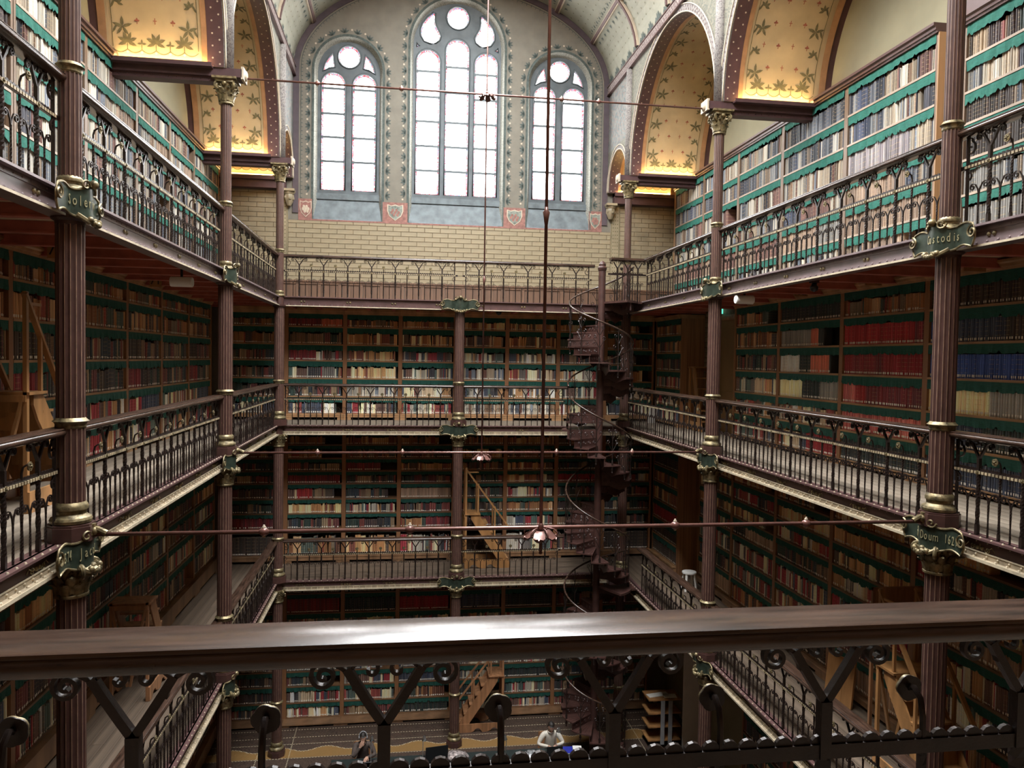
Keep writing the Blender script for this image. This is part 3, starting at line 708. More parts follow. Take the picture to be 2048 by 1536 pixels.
# ------------------------------------------------------------------ iron columns
def fluted(r, z0, z1, n=16, sub=5):
    """shaft with n flutes between gilt arrises"""
    q = MB(); P = []
    for k in range(n):
        for j in range(sub):
            a = 2*PI*(k+j/sub)/n; d = 1.0 if j == 0 else (.985 if j in (1, sub-1) else .93); P.append((r*d*math.cos(a), r*d*math.sin(a)))
    m = len(P)
    ring = lambda z: [(x, y, z) for x, y in P]
    q.add(ring(z0)+ring(z1), [(i, (i+1) % m, m+(i+1) % m, m+i) for i in range(m)])
    q.mi = 1                        # gilt arris lines
    for k in range(n):
        a = 2*PI*k/n; w = .024
        q.add([(r*1.004*math.cos(a+e), r*1.004*math.sin(a+e), z) for z in (z0, z1) for e in (-w, w)], [(0,1,3,2)])
    return q
_sh = {}
def shaft(parent, r, z0, z1):
    k = (r, round(z1-z0, 3))
    if k not in _sh: _sh[k] = fluted(r, 0, z1-z0).mesh('shaft', [m_iron, m_goldl], smooth=35)
    return put('shaft', _sh[k], parent, (0, 0, z0))
def build_leaf(q, r, z0, h, a, w, curl):
    """acanthus leaf bending out of a bell"""
    rows = []
    for i in range(6):
        v = i/5; ww = w*(.55+.6*math.sin(PI*min(1, v*1.15)))*(1 if i < 5 else .25)
        rad = r+curl*v**2.2+.004; z = z0+h*(v if v < .85 else .85-(v-.85)*.6); rows.append([])
        for j in (-1, -.5, 0, .5, 1):
            b = a+j*ww/rad; o = .012*(1-abs(j))+(.006 if abs(j) == .5 else 0)
            rows[-1].append(((rad+o)*math.cos(b), (rad+o)*math.sin(b), z-abs(j)*.015))
    q.grid(rows)
def capital_mesh(r, z0, z1, top):
    h = z1-z0; q = MB()
    q.lathe([(r*.98, 0), (r*1.02, .02), (r*1.0, h*.3), (r*1.12, h*.65), (r*1.42, h*.92), (r*1.45, h)], 20, (0,0,z0))
    q.lathe([(r*1.0, -.025), (r*1.16, -.018), (r*1.18, 0), (r*1.12, .012), (r*1.0, .018)], 24, (0,0,z0))
    for k in range(8):
        build_leaf(q, r*1.03, z0+.02, h*.48, 2*PI*k/8, .05, .05); build_leaf(q, r*1.05, z0+.03, h*.78, 2*PI*(k+.5)/8, .045, .075)
    for k in range(4):                  # corner volutes
        a = PI/4+PI/2*k; ca, sa = math.cos(a), math.sin(a); P = []
        for (u, v) in [(r*1.05, h*.4), (r*1.2, h*.7)]+spiral(r*1.55, h*.80, .065, .012, 140, -480, 22): P.append((u*ca, u*sa, z0+v))
        q.tube(P, [.02]*len(P), 6)
        for e in (-1, 1):               # inner scrolls
            P = [((r*1.1+.04*v)*math.cos(a+e*(.75-.4*v)), (r*1.1+.04*v)*math.sin(a+e*(.75-.4*v)), z0+h*(.45+.4*v)) for v in (0, .3, .6, .85, 1)]
            q.tube(P, .013, 5)
        b = PI/2*k; q.ball((r*1.5*math.cos(b), r*1.5*math.sin(b), z0+h*.9), .035, 8, 5)
    if top:
        ab = []
        for k in range(4):
            a = PI/4+PI/2*k; ab += [(r*2.1*math.cos(a-.09), r*2.1*math.sin(a-.09)), (r*2.1*math.cos(a+.09), r*2.1*math.sin(a+.09)), (r*1.5*math.cos(a+PI/4), r*1.5*math.sin(a+PI/4))]
        q.extrude(ab, lambda u, v, d: (u, v, d), z1-.01, z1+.05)
    return q.mesh('capital', m_gold, smooth=50, fix=True)
def turned(prof, m, nm, n=28): return MB().lathe(prof, n).mesh(nm, m, smooth=35)
RC = .118
me_collar = turned([(RC, -.065), (RC*1.07, -.05), (RC*1.05, -.03), (RC*1.12, -.012), (RC*1.25, 0), (RC*1.12, .012), (RC, .03)], m_gold, 'collar')
me_base = turned([(RC, .34), (RC*1.12, .32), (RC*1.2, .30), (RC*1.18, .275), (RC*1.08, .265), (RC*1.06, .235), (RC*1.15, .22), (RC*1.38, .205), (RC*1.46, .185), (RC*1.42, .16), (RC*1.28, .148)], m_gold, 'base_moulding')
def oct_plinth():
    q = MB(); P = [(RC*1.62*math.cos(PI/8+k*PI/4)/math.cos(PI/8), RC*1.62*math.sin(PI/8+k*PI/4)/math.cos(PI/8)) for k in range(8)]
    q.extrude(P, lambda u, v, d: (u, v, d), 0, .13); P2 = [(x*.94, y*.94) for x, y in P]; q.extrude(P2, lambda u, v, d: (u, v, d), .13, .15)
    return q.mesh('plinth', m_iron)
me_plinth = oct_plinth()
me_cap2 = capital_mesh(RC*1.03, 0, .27, False); me_capT = capital_mesh(.088, 0, .31, True)
me_cush = turned([(RC*.9, -.10), (RC*1.0, -.09), (RC*1.05, -.06), (RC*1.3, -.04), (RC*1.35, 0)], m_iron, 'impost', 20)
def cartouche(parent, zc, axis, hall, text, tsize, shift=0.0, L=.46, hh=.112, wrap=.135):
    """name plate that follows the girder and bows round the column. axis: unit vector along girder; hall: unit vector to the hall"""
    ax, hl = Vector(axis), Vector(hall)
    def path(s):                        # s in -L..L -> offset along axis, towards hall
        r = wrap; b = abs(s)
        if b < .20: d = .055+r*math.cos(b/.20*PI/2)**.8*.75
        else: d = .055
        return ax*s+hl*(d+.02)
    def hgt(s):
        b = abs(s)/L
        top = hh*(1.0+.45*math.exp(-(b/.22)**2)+.15*math.cos(b*9))*(1 if b < .92 else max(.25, 1-(b-.92)*9)); bot = -hh*(1.0+.25*math.exp(-(b/.3)**2)-.18*math.cos(b*8+1))*(1 if b < .92 else max(.25, 1-(b-.92)*9))
        return top, bot
    S = [-L+2*L*i/48 for i in range(49)]; g = [[], [], []]; rim_t, rim_b = [], []
    for s in S:
        p = path(s); t, b = hgt(s)
        for k, v in enumerate((b, (t+b)/2, t)): g[k].append((p.x, p.y, zc+v))
        rim_t.append((p.x, p.y, zc+t)); rim_b.append((p.x, p.y, zc+b))
    q = MB(); q.grid(g); pl = q.obj('name_plate', m_plaque, parent, smooth=True)
    r = MB(); r.tube(rim_t+rim_b[::-1], .011, 6, closed=True)
    hv = lambda s, z, o=0.0: tuple(path(s)+hl*o)[:2]+(zc+z,)
    for e in (-1, 1):                   # scrolls at the ends and shells at top and foot
        r.tube([hv(e*(L-.02)+u, v, .02) for u, v in spiral(0, .02, .065, .01, 90, 90+e*520, 20)], .011, 5)
        r.tube([hv(e*.10+u, hh*1.3+v, .02) for u, v in spiral(0, 0, .05, .01, 180, 180-e*420, 14)], .011, 5)
        r.tube([hv(e*.17, -hh*1.05, .015), hv(e*.10, -hh*1.5, .04), hv(e*.03, -hh*1.35, .05)], .024, 6)
    for k in range(5): r.ball(hv(-.09+.045*k, -hh*1.35-.03*math.cos((k-2)*.8), .045), .032, 7, 5)
    r.ball(hv(0, hh*1.55, .02), .042, 8, 5); r.obj('gilt_frame', m_gold, pl, smooth=50)
    if text:
        # letters set one by one along the bent plate
        tx = Vector((ax.x, ax.y, 0)); W_ = len(text)*tsize*.54; x0 = -W_/2+shift
        sa = [-.6+.005*i for i in range(241)]; al = [0.0]
        for i in range(240): al.append(al[-1]+(path(sa[i+1])-path(sa[i])).length)
        al = np.array(al)-al[120]
        for i, ch in enumerate(text):
            if ch == ' ': continue
            s = float(np.interp(-(x0+(i+.5)*tsize*.54), al, sa)); a = path(s-.01); b = path(s+.01); d = (a-b).normalized(); ang = math.atan2(d.y, d.x)
            p = path(s)+Vector((d.y, -d.x, 0))*.006
            o = put('letter', text_mesh(ch, m_giltx, tsize), pl, (p.x, p.y, zc-.0), (PI/2, 0, ang)); o.scale = (.80, 1.35, 1)
    return pl
NAMES = {('left', 1, 3): 'Solerin', ('left', 1, 2): '1574 Jacob An', ('right', 1, 3): 'Custodis', ('right', 1, 2): 'Jan Doum 1629'}
def column(x, y, side, idx, label, corner=False):
    t = thing('iron_column', label, 'column', (x, y, 0))
    if side == 'far': ax, hl = (-1,0,0), (0,-1,0)
    elif side == 'left': ax, hl = (0,-1,0), (1,0,0)
    else: ax, hl = (0,1,0), (-1,0,0)
    for f in (F0, F1, F2):
        put('plinth', me_plinth, t, (0,0,f)); put('base_moulding', me_base, t, (0,0,f))
    for z in (1.312, 5.284, 9.059, 12.155): 
        if side == 'far' and z > 12: continue
        put('collar', me_collar, t, (0,0,z), scale=(.80,.80,1) if z > 12 else (1,1,1))
    for f, zc in ((F0, 3.77), (F1, 7.515)):
        shaft(t, RC, f+.30, 1.312 if f == F0 else 5.284); shaft(t, RC, 1.33 if f == F0 else 5.30, zc); put('capital', me_cap2, t, (0,0,zc))
    shaft(t, RC, F2+.30, 9.04); shaft(t, RC*.99, 9.07, 10.80); put('impost', me_cush, t, (0,0,10.87))
    MB().lathe([(RC*.9, 10.86), (RC*.9, F3+.02)], 12).obj('core', m_iron, t); MB().lathe([(RC*.9, 7.75), (RC*.9, F2+.02)], 12).obj('core', m_iron, t); MB().lathe([(RC*.9, 4.0), (RC*.9, F1+.02)], 12).obj('core', m_iron, t)
    if side != 'far':
        put('base_moulding', me_base, t, (0,0,F3-.12), scale=(.76,.76,.75))
        shaft(t, .095, F3+.12, 12.14); shaft(t, .086, 12.17, 13.79); put('capital', me_capT, t, (0,0,13.775), scale=(1.12,1.12,1.03))
        MB().box(-.19, .19, -.19, .19, 14.13, 14.165).obj('abacus', m_gold, t)
    if not corner:
        for f, lv in ((F3, 3), (F2, 2), (F1, 1)): cartouche(t, f-.10, ax, hl, NAMES.get((side, idx, lv), ''), .095, .09 if side == 'right' else -.09)
    return t
column(-CW, Y1, 'left', 1, 'fluted maroon iron column nearest on the left, with gilt name plates')
column(CW, Y1, 'right', 1, 'fluted maroon iron column nearest on the right, with gilt name plates')
column(-CW, Y2, 'left', 2, 'fluted maroon iron column, middle one of the left row')
column(CW, Y2, 'right', 2, 'fluted maroon iron column, middle one of the right row')
column(-CW, Y3, 'left', 3, 'fluted maroon iron column in the far left corner of the hall', True)
column(CW, Y3, 'right', 3, 'fluted maroon iron column in the far right corner behind the spiral stair', True)
column(.04, Y3, 'far', 4, 'fluted maroon iron column in the middle of the far galleries')
# ------------------------------------------------------------------ girders and gallery decks
def frame_of(p0, p1):
    d = Vector((p1[0]-p0[0], p1[1]-p0[1])); return math.atan2(d.y, d.x), d.length
def girder(p0, p1, zt, level, label):
    """I-girder; local x along, local +y to the hall; top at zt"""
    rz, L = frame_of(p0, p1); t = thing('gallery_girder', label, 'girder', (p0[0], p0[1], zt), rz, 'gallery girders')
    h = .205
    mg = m_girder if level < 3 or 'far gallery' in label else m_girder3
    q = MB().box(0, L, -.012, .012, -h, 0); q.obj('web', mg, t)
    q = MB().box(0, L, -.09, .075, -.022, 0).box(0, L, .012, .02, -.07, -.02); q.obj('top_flange', mg, t)
    q = MB().box(0, L, -.09, .085, -h-.022, -h).box(0, L, .012, .022, -h, -h+.055); q.obj('bottom_flange', m_flange if level < 3 else mg, t)
    if level < 3: MB().box(0, L, .08, .088, -h-.024, -h+.006).box(0, L, .02, .028, -h+.05, -h+.062).obj('gilt_edge', m_giltedge, t)
    else: MB().box(0, L, .076, .088, -h-.024, -h-.002).obj('edge_strip', m_giltedge, t)
    r = MB(); n = int(L/.14)
    for i in range(n):
        x = (i+.5)*L/n
        r.ball((x, .022, -h+.028), .014, 5, 4); r.ball((x+.05, .055, .0), .013, 5, 4); r.ball((x, .05, -h+.001), .016, 5, 4); r.ball((x, .02, -.045), .009, 5, 4)
    tag(r.obj('rivets', m_giltedge if level < 3 else mg, t), kind='stuff')
    n = max(2, round(L/(1.0 if level < 3 else 1.05)))
    for i in range(n):
        x = (i+.5)*L/n; o = MB()
        if level < 3:
            for e in (-1, 1):
                o.ball((x+e*.03, .02, -.11), .022, 6, 4, (1,.8,1)); o.tube([(x+e*(.06+u), .016, -.115+v) for u, v in spiral(.035, 0, .035, .008, 180, 180-e*500 if e > 0 else 680, 12)], .006, 4)
                o.tube([(x+e*.1, .015, -.11), (x+e*.15, .015, -.08), (x+e*.19, .015, -.12)], .005, 4)
            o.bar((x, .016, -.19), (x, .016, -.03), .008); o.obj('gilt_ornament', m_gold, t, smooth=40)
        else:
            for e in (-1, 1): o.lathe([(.028, 0), (.03, .006), (.02, .02), (.005, .026)], 8)
            o = MB()
            for e in (-1, 1): o.ball((x+e*.035, .014, -.11), .026, 8, 5, (1,.7,1))
            o.obj('bolt_pair', m_gold, t, smooth=40)
    return t
SIDES = [('left', -1), ('right', 1)]
GX = 4.31
YS = [(1.93, Y1, 'nearest'), (Y1, Y2, 'second'), (Y2, Y3, 'far')]
LV = [(F3, 3, 'upper'), (F2, 2, 'middle'), (F1, 1, 'lower')]
for zt, lv, ln in LV:
    for sd, s in SIDES:
        for a, b, w in YS:
            p = ((s*GX, b), (s*GX, a)) if s < 0 else ((s*GX, a), (s*GX, b))
            girder(*p, zt, lv, 'maroon riveted girder under the %s %s gallery, %s bay' % (sd, ln, w))
    girder((CW, Y3+.06), (.04, Y3+.06), zt, lv, 'maroon riveted girder under the %s far gallery, right of the middle column' % ln)
    girder((.04, Y3+.06), (-CW, Y3+.06), zt, lv, 'maroon riveted girder under the %s far gallery, left of the middle column' % ln)
# decks: boards laid side by side
cube = {}
def ubox(m):
    if m.name not in cube: cube[m.name] = MB().box(-.5, .5, -.5, .5, -.5, .5).mesh('block', m)
    return cube[m.name]
def blk(name, m, parent, x0, x1, y0, y1, z0, z1):
    return put(name, ubox(m), parent, ((x0+x1)/2, (y0+y1)/2, (z0+z1)/2), (0,0,0), (abs(x1-x0), abs(y1-y0), abs(z1-z0)))
def deck(x0, x1, y0, y1, z, along, label):
    t = thing('gallery_deck', label, 'gallery floor', ((x0+x1)/2, (y0+y1)/2, z)); cx, cy = (x0+x1)/2, (y0+y1)/2
    MB().box(x0-cx, x1-cx, y0-cy, y1-cy, -.06, -.022).obj('sub_floor', m_soff, t)
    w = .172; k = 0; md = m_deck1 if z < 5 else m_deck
    if along == 'y':
        x = x0
        while x < x1-.02:
            e = min(x+w, x1); j = (y0+(y1-y0)*(.25+.5*((k*37) % 10)/10))
            for c, d in ((y0, j), (j, y1)):
                if d-c > .05: blk('board', md, t, x-cx+.003, e-cx-.003, c-cy+.002, d-cy-.002, -.024, R_.uniform(-.002, .0))
            x += w; k += 1
    else:
        y = y0
        while y < y1-.02:
            e = min(y+w, y1); j = (x0+(x1-x0)*(.25+.5*((k*37) % 10)/10))
            for c, d in ((x0, j), (j, x1)): blk('board', md, t, c-cx+.002, d-cx-.002, y-cy+.003, e-cy-.003, -.024, R_.uniform(-.002, .0))
            y += w; k += 1
    return t
for zt, lv, ln in LV:
    for sd, s in SIDES:
        a, b = sorted((s*(GX+.03), s*WX))
        for y0, y1, w in ((YN, Y1, 'nearest'), (Y1, Y2, 'second'), (Y2, YF, 'far')):
            dk = deck(a, b, y0, y1, zt, 'y', 'worn oak board deck of the %s %s gallery, %s bay' % (sd, ln, w))
            if lv == 3:
                y = y0+.3
                while y < y1:
                    q = MB().box(a-(a+b)/2, b-(a+b)/2, y-(y0+y1)/2-.045, y-(y0+y1)/2+.045, -.165, -.062); q.box(a-(a+b)/2, b-(a+b)/2, y-(y0+y1)/2-.06, y-(y0+y1)/2+.06, -.185, -.165)
                    q.obj('joist', m_joist, dk); y += 1.0
    dk = deck(-GX-.03, GX+.03, Y3+.08, YF, zt, 'x', 'worn oak board deck of the %s far gallery' % ln)
    if lv == 3:
        for k in range(14): MB().box(-.045, .045, -.95, .95, -.20, -.062).obj('joist', m_joist, dk, loc=(-4.1+k*.63, 0, 0))
for zt, ln in ((F2, 'middle'), (F3, 'upper')): deck(-GX-.03, GX+.03, YN, 1.97, zt, 'x', 'worn oak board deck of the %s near gallery, %s the camera' % (ln, 'under' if zt == F2 else 'above'))
# ------------------------------------------------------------------ railings
RH = 1.0
m_beads = mat('gilt_beads', (.40,.32,.20), .45, noise=9, amt=.3)
def tw_bar(q, x, z0, z1, w, turns, y=0.0):
    n = max(2, int((z1-z0)/.028)); vs = []
    for i in range(n+1):
        z = z0+(z1-z0)*i/n; a = turns*2*PI*i/n+PI/4
        for k in range(4): vs.append((x+w*.707*math.cos(a+k*PI/2), y+w*.707*math.sin(a+k*PI/2), z))
    q.add(vs, [(i*4+j, i*4+(j+1) % 4, i*4+4+(j+1) % 4, i*4+4+j) for i in range(n) for j in range(4)])
def flat_scroll(q, P, w, t=.016):
    """band of width t along y swept along P (x, z)"""
    n = len(P); vs = []
    for i in range(n):
        a = Vector(P[max(0, i-1)]); b = Vector(P[min(n-1, i+1)]); d = (b-a).normalized(); nr = Vector((-d.y, d.x))*w/2; p = Vector(P[i])
        for y in (-t/2, t/2): vs += [(p.x+nr.x, y, p.y+nr.y), (p.x-nr.x, y, p.y-nr.y)]
    fs = []
    for i in range(n-1):
        a, b = i*4, i*4+4; fs += [(a, b, b+1, a+1), (a+2, a+3, b+3, b+2), (a, a+2, b+2, b), (a+1, b+1, b+3, a+3)]
    q.add(vs, fs+[(0,1,3,2), (n*4-4, n*4-2, n*4-1, n*4-3)])
def fork_mesh():
    q = MB(); q.box(-.017, .017, -.017, .017, -.0, .10); tw_bar(q, 0, .10, .60, .030, 3.2); q.box(-.016, .016, -.016, .016, .60, .76)
    for e in (-1, 1):
        # arm of the Y, ending in an outer curl; inner heart curls
        P = [(0, .755), (e*.03, .80), (e*.068, .86), (e*.095, .905)]
        flat_scroll(q, P, .022, .024)
        flat_scroll(q, [(e*.088, .895), (e*.125, .918)]+[(e*(.150+u), .888+v) for u, v in spiral(0, 0, .037, .007, 100, -480, 26)], .010, .020)
        flat_scroll(q, [(e*.075, .85), (e*.088, .90), (e*.060, .925)]+[(e*(.034+u), .900+v) for u, v in spiral(0, 0, .025, .007, 40, 40+330, 16)], .009, .018)
    return q.mesh('forked_baluster', m_wrought, smooth=40, fix=True)
def hook_mesh():
    q = MB(); q.box(-.011, .011, -.011, .011, 0, .06); tw_bar(q, 0, .06, .62, .019, 4.5); 
    P = [(0, 0, .62), (0, 0, .70), (0, .012, .745), (0, .04, .765), (0, .062, .755)]
    q.tube(P, .009, 6); return q.mesh('hooked_baluster', m_wrought, smooth=40, fix=True)
def rosette_mesh():
    q = MB(); P = []
    for k in range(30):
        a = 2*PI*k/30; r = .034*(1+.10*abs(math.sin(2.5*a))); P.append((r*math.cos(a), r*math.sin(a)))
    q.extrude(P, lambda u, v, d: (u, d, v), 0, .008); q.ball((0, .010, 0), .012, 8, 5)
    for k in range(5): a = 2*PI*k/5; q.ball((.02*math.cos(a), .009, .02*math.sin(a)), .008, 6, 4)
    q.mi = 1; q.extrude([(u*1.03, v*1.03) for u, v in P], lambda u, v, d: (u, d, v), -.004, .0); return q.mesh('rosette', [m_gold, m_wrought], smooth=40, fix=True)
def scroll_mesh(u4):
    q = MB(); tw_bar(q, 0, .0, .33, .014, 2.5)
    for e in (-1, 1):
        c = u4*.62
        P = [(0, .31), (e*.012, .37), (e*c*.55, .425), (e*c, .435)]+[(e*(c+u), .402+v) for u, v in spiral(0, 0, .033, .010, 85, -330, 16)]
        flat_scroll(q, P, .0085, .014)
    return q.mesh('scroll_bar', m_wrought, smooth=40, fix=True)
me_fork, me_hook, me_ros = fork_mesh(), hook_mesh(), rosette_mesh(); _scr = {}
def railing(p0, p1, zf, label, ends=(.16, .16), brackets=True, unit=.585):
    rz, L = frame_of(p0, p1); t = thing('gallery_railing', label, 'railing', (p0[0], p0[1], zf), rz, 'gallery railings')
    # handrail: moulded wooden profile
    hp = [(.0, 1.0), (.078, 1.0), (.084, .997), (.085, .990), (.081, .988), (.081, .985), (.088, .979), (.092, .966), (.090, .951), (.082, .941), (.062, .936), (.05, .928), (.03, .925)]; prof = [(-u, v) for u, v in hp[::-1]]+hp[1:]
    q = MB().extrude(prof, lambda u, v, d: (d, u, v), 0, L); q.obj('handrail', m_rail, t, smooth=35, fix=True)
    a, b = ends; l = L-a-b; n = max(1, round(l/unit)); u = l/n
    q = MB().box(a-.1, L-b+.1, -.012, .012, .60, .640); q.obj('mid_rail', m_wrought, t)
    bd = MB(); k = int((l+.1)/.046)
    for i in range(k): x = a-.05+(i+.5)*(l+.1)/k; bd.box(x-.015, x+.015, .011, .020, .606, .632)
    tag(bd.obj('bead_strip', m_beads, t), kind='stuff')
    sc = MB(); k = int(l/.052)
    for i in range(k):
        x = a+(i+.5)*l/k; P = [(x+.026*math.cos(PI-PI*j/6), .638+.026*math.sin(PI-PI*j/6)) for j in range(7)]
        sc.extrude(P, lambda uu, v, d: (uu, d, v), -.006, .006)
    tag(sc.obj('scalloped_edge', m_wrought, t), kind='stuff')
    key = round(u/4, 3)
    if key not in _scr: _scr[key] = scroll_mesh(u/4)
    for i in range(n):
        x = a+(i+.5)*u; f = put('forked_baluster', me_fork, t, (x, 0, 0)); put('rosette', me_ros, f, (0, .014, .618), (0,0,0), (.62,.8,.62))
        for e in (-1, 1): put('scroll_bar', _scr[key], t, (x+e*u/4, 0, 0))
        if i: h = put('hooked_baluster', me_hook, t, (x-u/2, 0, 0)); put('rosette', me_ros, h, (0, .062, .755))
    if brackets:
        for x, e in ((a-.02, 1), (L-b+.02, -1)):
            q = MB(); flat_scroll(q, [(x-e*.03, .93), (x+e*.05, .90)]+[(x+e*(.03+uu), .80+v) for uu, v in spiral(0, 0, .075, .015, 70, -330, 20)], .012, .02)
            flat_scroll(q, [(x-e*.03, .60), (x+e*.02, .58)]+[(x+e*(.01+uu), .52+v) for uu, v in spiral(0, 0, .05, .012, 70, -300, 16)], .010, .018)
            q.box(x-.012, x+.012, -.012, .012, 0, .93); q.obj('end_scroll', m_wrought, t, smooth=40, fix=True)
    return t
RX_ = 4.33
for zt, lv, ln in LV:
    for sd, s in SIDES:
        for a, b, w in YS:
            if s > 0 and w == 'far' and lv == 3: b = 17.55
            if s > 0 and w == 'far' and lv == 1: b = 17.45
            p = ((s*RX_, b), (s*RX_, a)) if s < 0 else ((s*RX_, a), (s*RX_, b))
            railing(*p, zt, 'wrought iron railing with wooden handrail, %s %s gallery, %s bay' % (sd, ln, w))
    xe = {3: 3.42, 2: 2.80, 1: 2.74}[lv]
    railing((xe, Y3+.09), (.04, Y3+.09), zt, 'wrought iron railing of the %s far gallery, right of the middle column' % ln)
    railing((.04, Y3+.09), (-CW, Y3+.09), zt, 'wrought iron railing of the %s far gallery, left of the middle column' % ln)
# the railing in the foreground: forks fall where the photograph shows them
near = railing((-4.0835, 1.94), (4.3305, 1.94), F2-.02, 'wrought iron railing with broad wooden handrail in the foreground', (0.0, 0.0), False)
# ------------------------------------------------------------------ tie rods and suspension rods with lotus ends
def tie_rod(y, z, r, label, kn):
    t = thing('tie_rod', label, 'tie rod', (0, y, z))
    MB().tube([(-CW+.1, 0, 0), (CW-.1, 0, 0)], r, 10).obj('rod', m_bronze, t, smooth=True)
    for x in kn:
        q = MB(); q.lathe([(r, -.045), (r*1.9, -.02), (r*2.2, 0), (r*1.9, .02), (r, .045)], 10); o = q.obj('knob', m_bronze, t, smooth=True, loc=(x, 0, 0), rot=(0, PI/2, 0))
        q = MB(); q.ball((0, 0, r*2), r*1.0, 8, 5); q.ball((0, 0, r*2.9), r*.6, 8, 5); q.ball((0, 0, -r*2), r*.9, 8, 5); q.obj('finial', m_dot, o, loc=(0,0,0), rot=(0, -PI/2, 0), smooth=True)
    for e in (-1, 1):                   # strap and pin at the column
        q = MB(); q.tube([(e*(CW-.30), 0, .01), (e*(CW-.22), 0, .05), (e*(CW-.12), 0, .03), (e*(CW-.06), 0, .10)], .028, 8); q.lathe([(.03, -.06), (.03, .06)], 8, (e*(CW-.18), 0, .04)); q.obj('strap', m_gold, t, smooth=40)
def at_Y(x, y, Y):
    d = _F+_R*(x-1024)/F_PX+_U*(768-y)/F_PX; k = (Y-CAM[1])/d[1]; return CAM+k*d
TY = []
for y, px in ((Y1, [(528, 1062), (820, 1057), (1350, 1053), (1612, 1051)]), (Y2, [(635, 905), (805, 905), (1113, 905), (1264, 906)])):
    TY.append([float(at_Y(a, b, y)[0]) for a, b in px])
z1 = float(at_Y(1010, 1056, Y1)[2]); z2 = float(at_Y(935, 905, Y2)[2]); z3 = float(at_Y(945, 187, Y2)[2])
tie_rod(Y1, z1, .019, 'long maroon tie rod across the hall, nearest, at the middle gallery', TY[0])
tie_rod(Y2, z2, .019, 'long maroon tie rod across the hall, farther, at the middle gallery', TY[1])
tie_rod(Y2, z3, .017, 'long thin tie rod across the hall in front of the windows', [float(at_Y(a, b, Y2)[0]) for a, b in ((635, 165), (803, 178), (1123, 200), (1197, 205))])
def lotus(t, z, r):
    g = MB()
    PR = [(.10, .30), (.28, .42), (.50, .40), (.72, .22), (.90, .02), (1.02, -.06), (1.10, .02)]; WD = [.9, .62, .50, .46, .40, .26, .06]
    for (u, h), w in zip(PR, WD): pass
    rows = [[(r*u*math.cos(j*w), r*u*math.sin(j*w), r*(h+.10*abs(j)**2*(1 if u > .4 else 0))) for j in (-1, -.6, -.2, .2, .6, 1)] for (u, h), w in zip(PR, WD)]
    g.grid(rows); g.grid([[(x, y, zz-.012) for x, y, zz in rw] for rw in rows]); pm = g.mesh('petal', m_bronze, smooth=True)
    for k in range(6): put('petal', pm, t, (0,0,z), (0,0,2*PI*k/6+.25))
    q = MB()
    for k in range(6):
        a = 2*PI*k/6+.25+PI/6
        q.tube([(r*u*math.cos(a), r*u*math.sin(a), z+r*h) for u, h in ((.12, .30), (.4, .58), (.75, .52), (.98, .30), (.95, .12), (.82, .16))], r*.045, 5)
    q.ball((0, 0, z+r*.62), r*.17, 10, 6, (1,1,1.5)); q.ball((0, 0, z+r*.05), r*.22, 10, 6, (1,1,.8)); q.lathe([(r*.09, -r*.85), (r*.10, -r*.3), (r*.16, -r*.1)], 8, (0,0,z)); q.ball((0,0,z-r*.92), r*.11, 8, 5)
    q.obj('boss', m_bronze, t, smooth=True)
def hanger(x, y, zb, zt, label, r, cup, extra=None):
    t = thing('suspension_rod', label, 'hanging rod', (x, y, 0))
    MB().tube([(0,0,zb), (0,0,zt)], r, 8).obj('rod', m_bronze, t, smooth=True)
    MB().lathe([(r, -.12), (r*1.6, -.05), (r*2.2, 0), (r*1.2, .02), (r, .05)], 10, (0,0,cup)).obj('joint', m_bronze, t, smooth=True)
    lotus(t, zb-.06, .165)
    if extra: lotus(t, extra-.06, .14)
p = at_Y(1081, 1056, Y1); q_ = at_Y(1086, 425, Y1)
vt = ZV+VB-.02
hanger(float(p[0]), Y1-.02, z1-.03, vt, 'tall maroon rod hanging from the vault with lotus end, nearer one', .016, float(q_[2]))
p = at_Y(963, 905, Y2)
hanger(float(p[0]), Y2-.02, z2-.06, vt, 'thin maroon rod hanging from the vault with lotus end, farther one', .013, float(at_Y(966, 558, Y2)[2]), float(at_Y(972, 190, Y2)[2]))
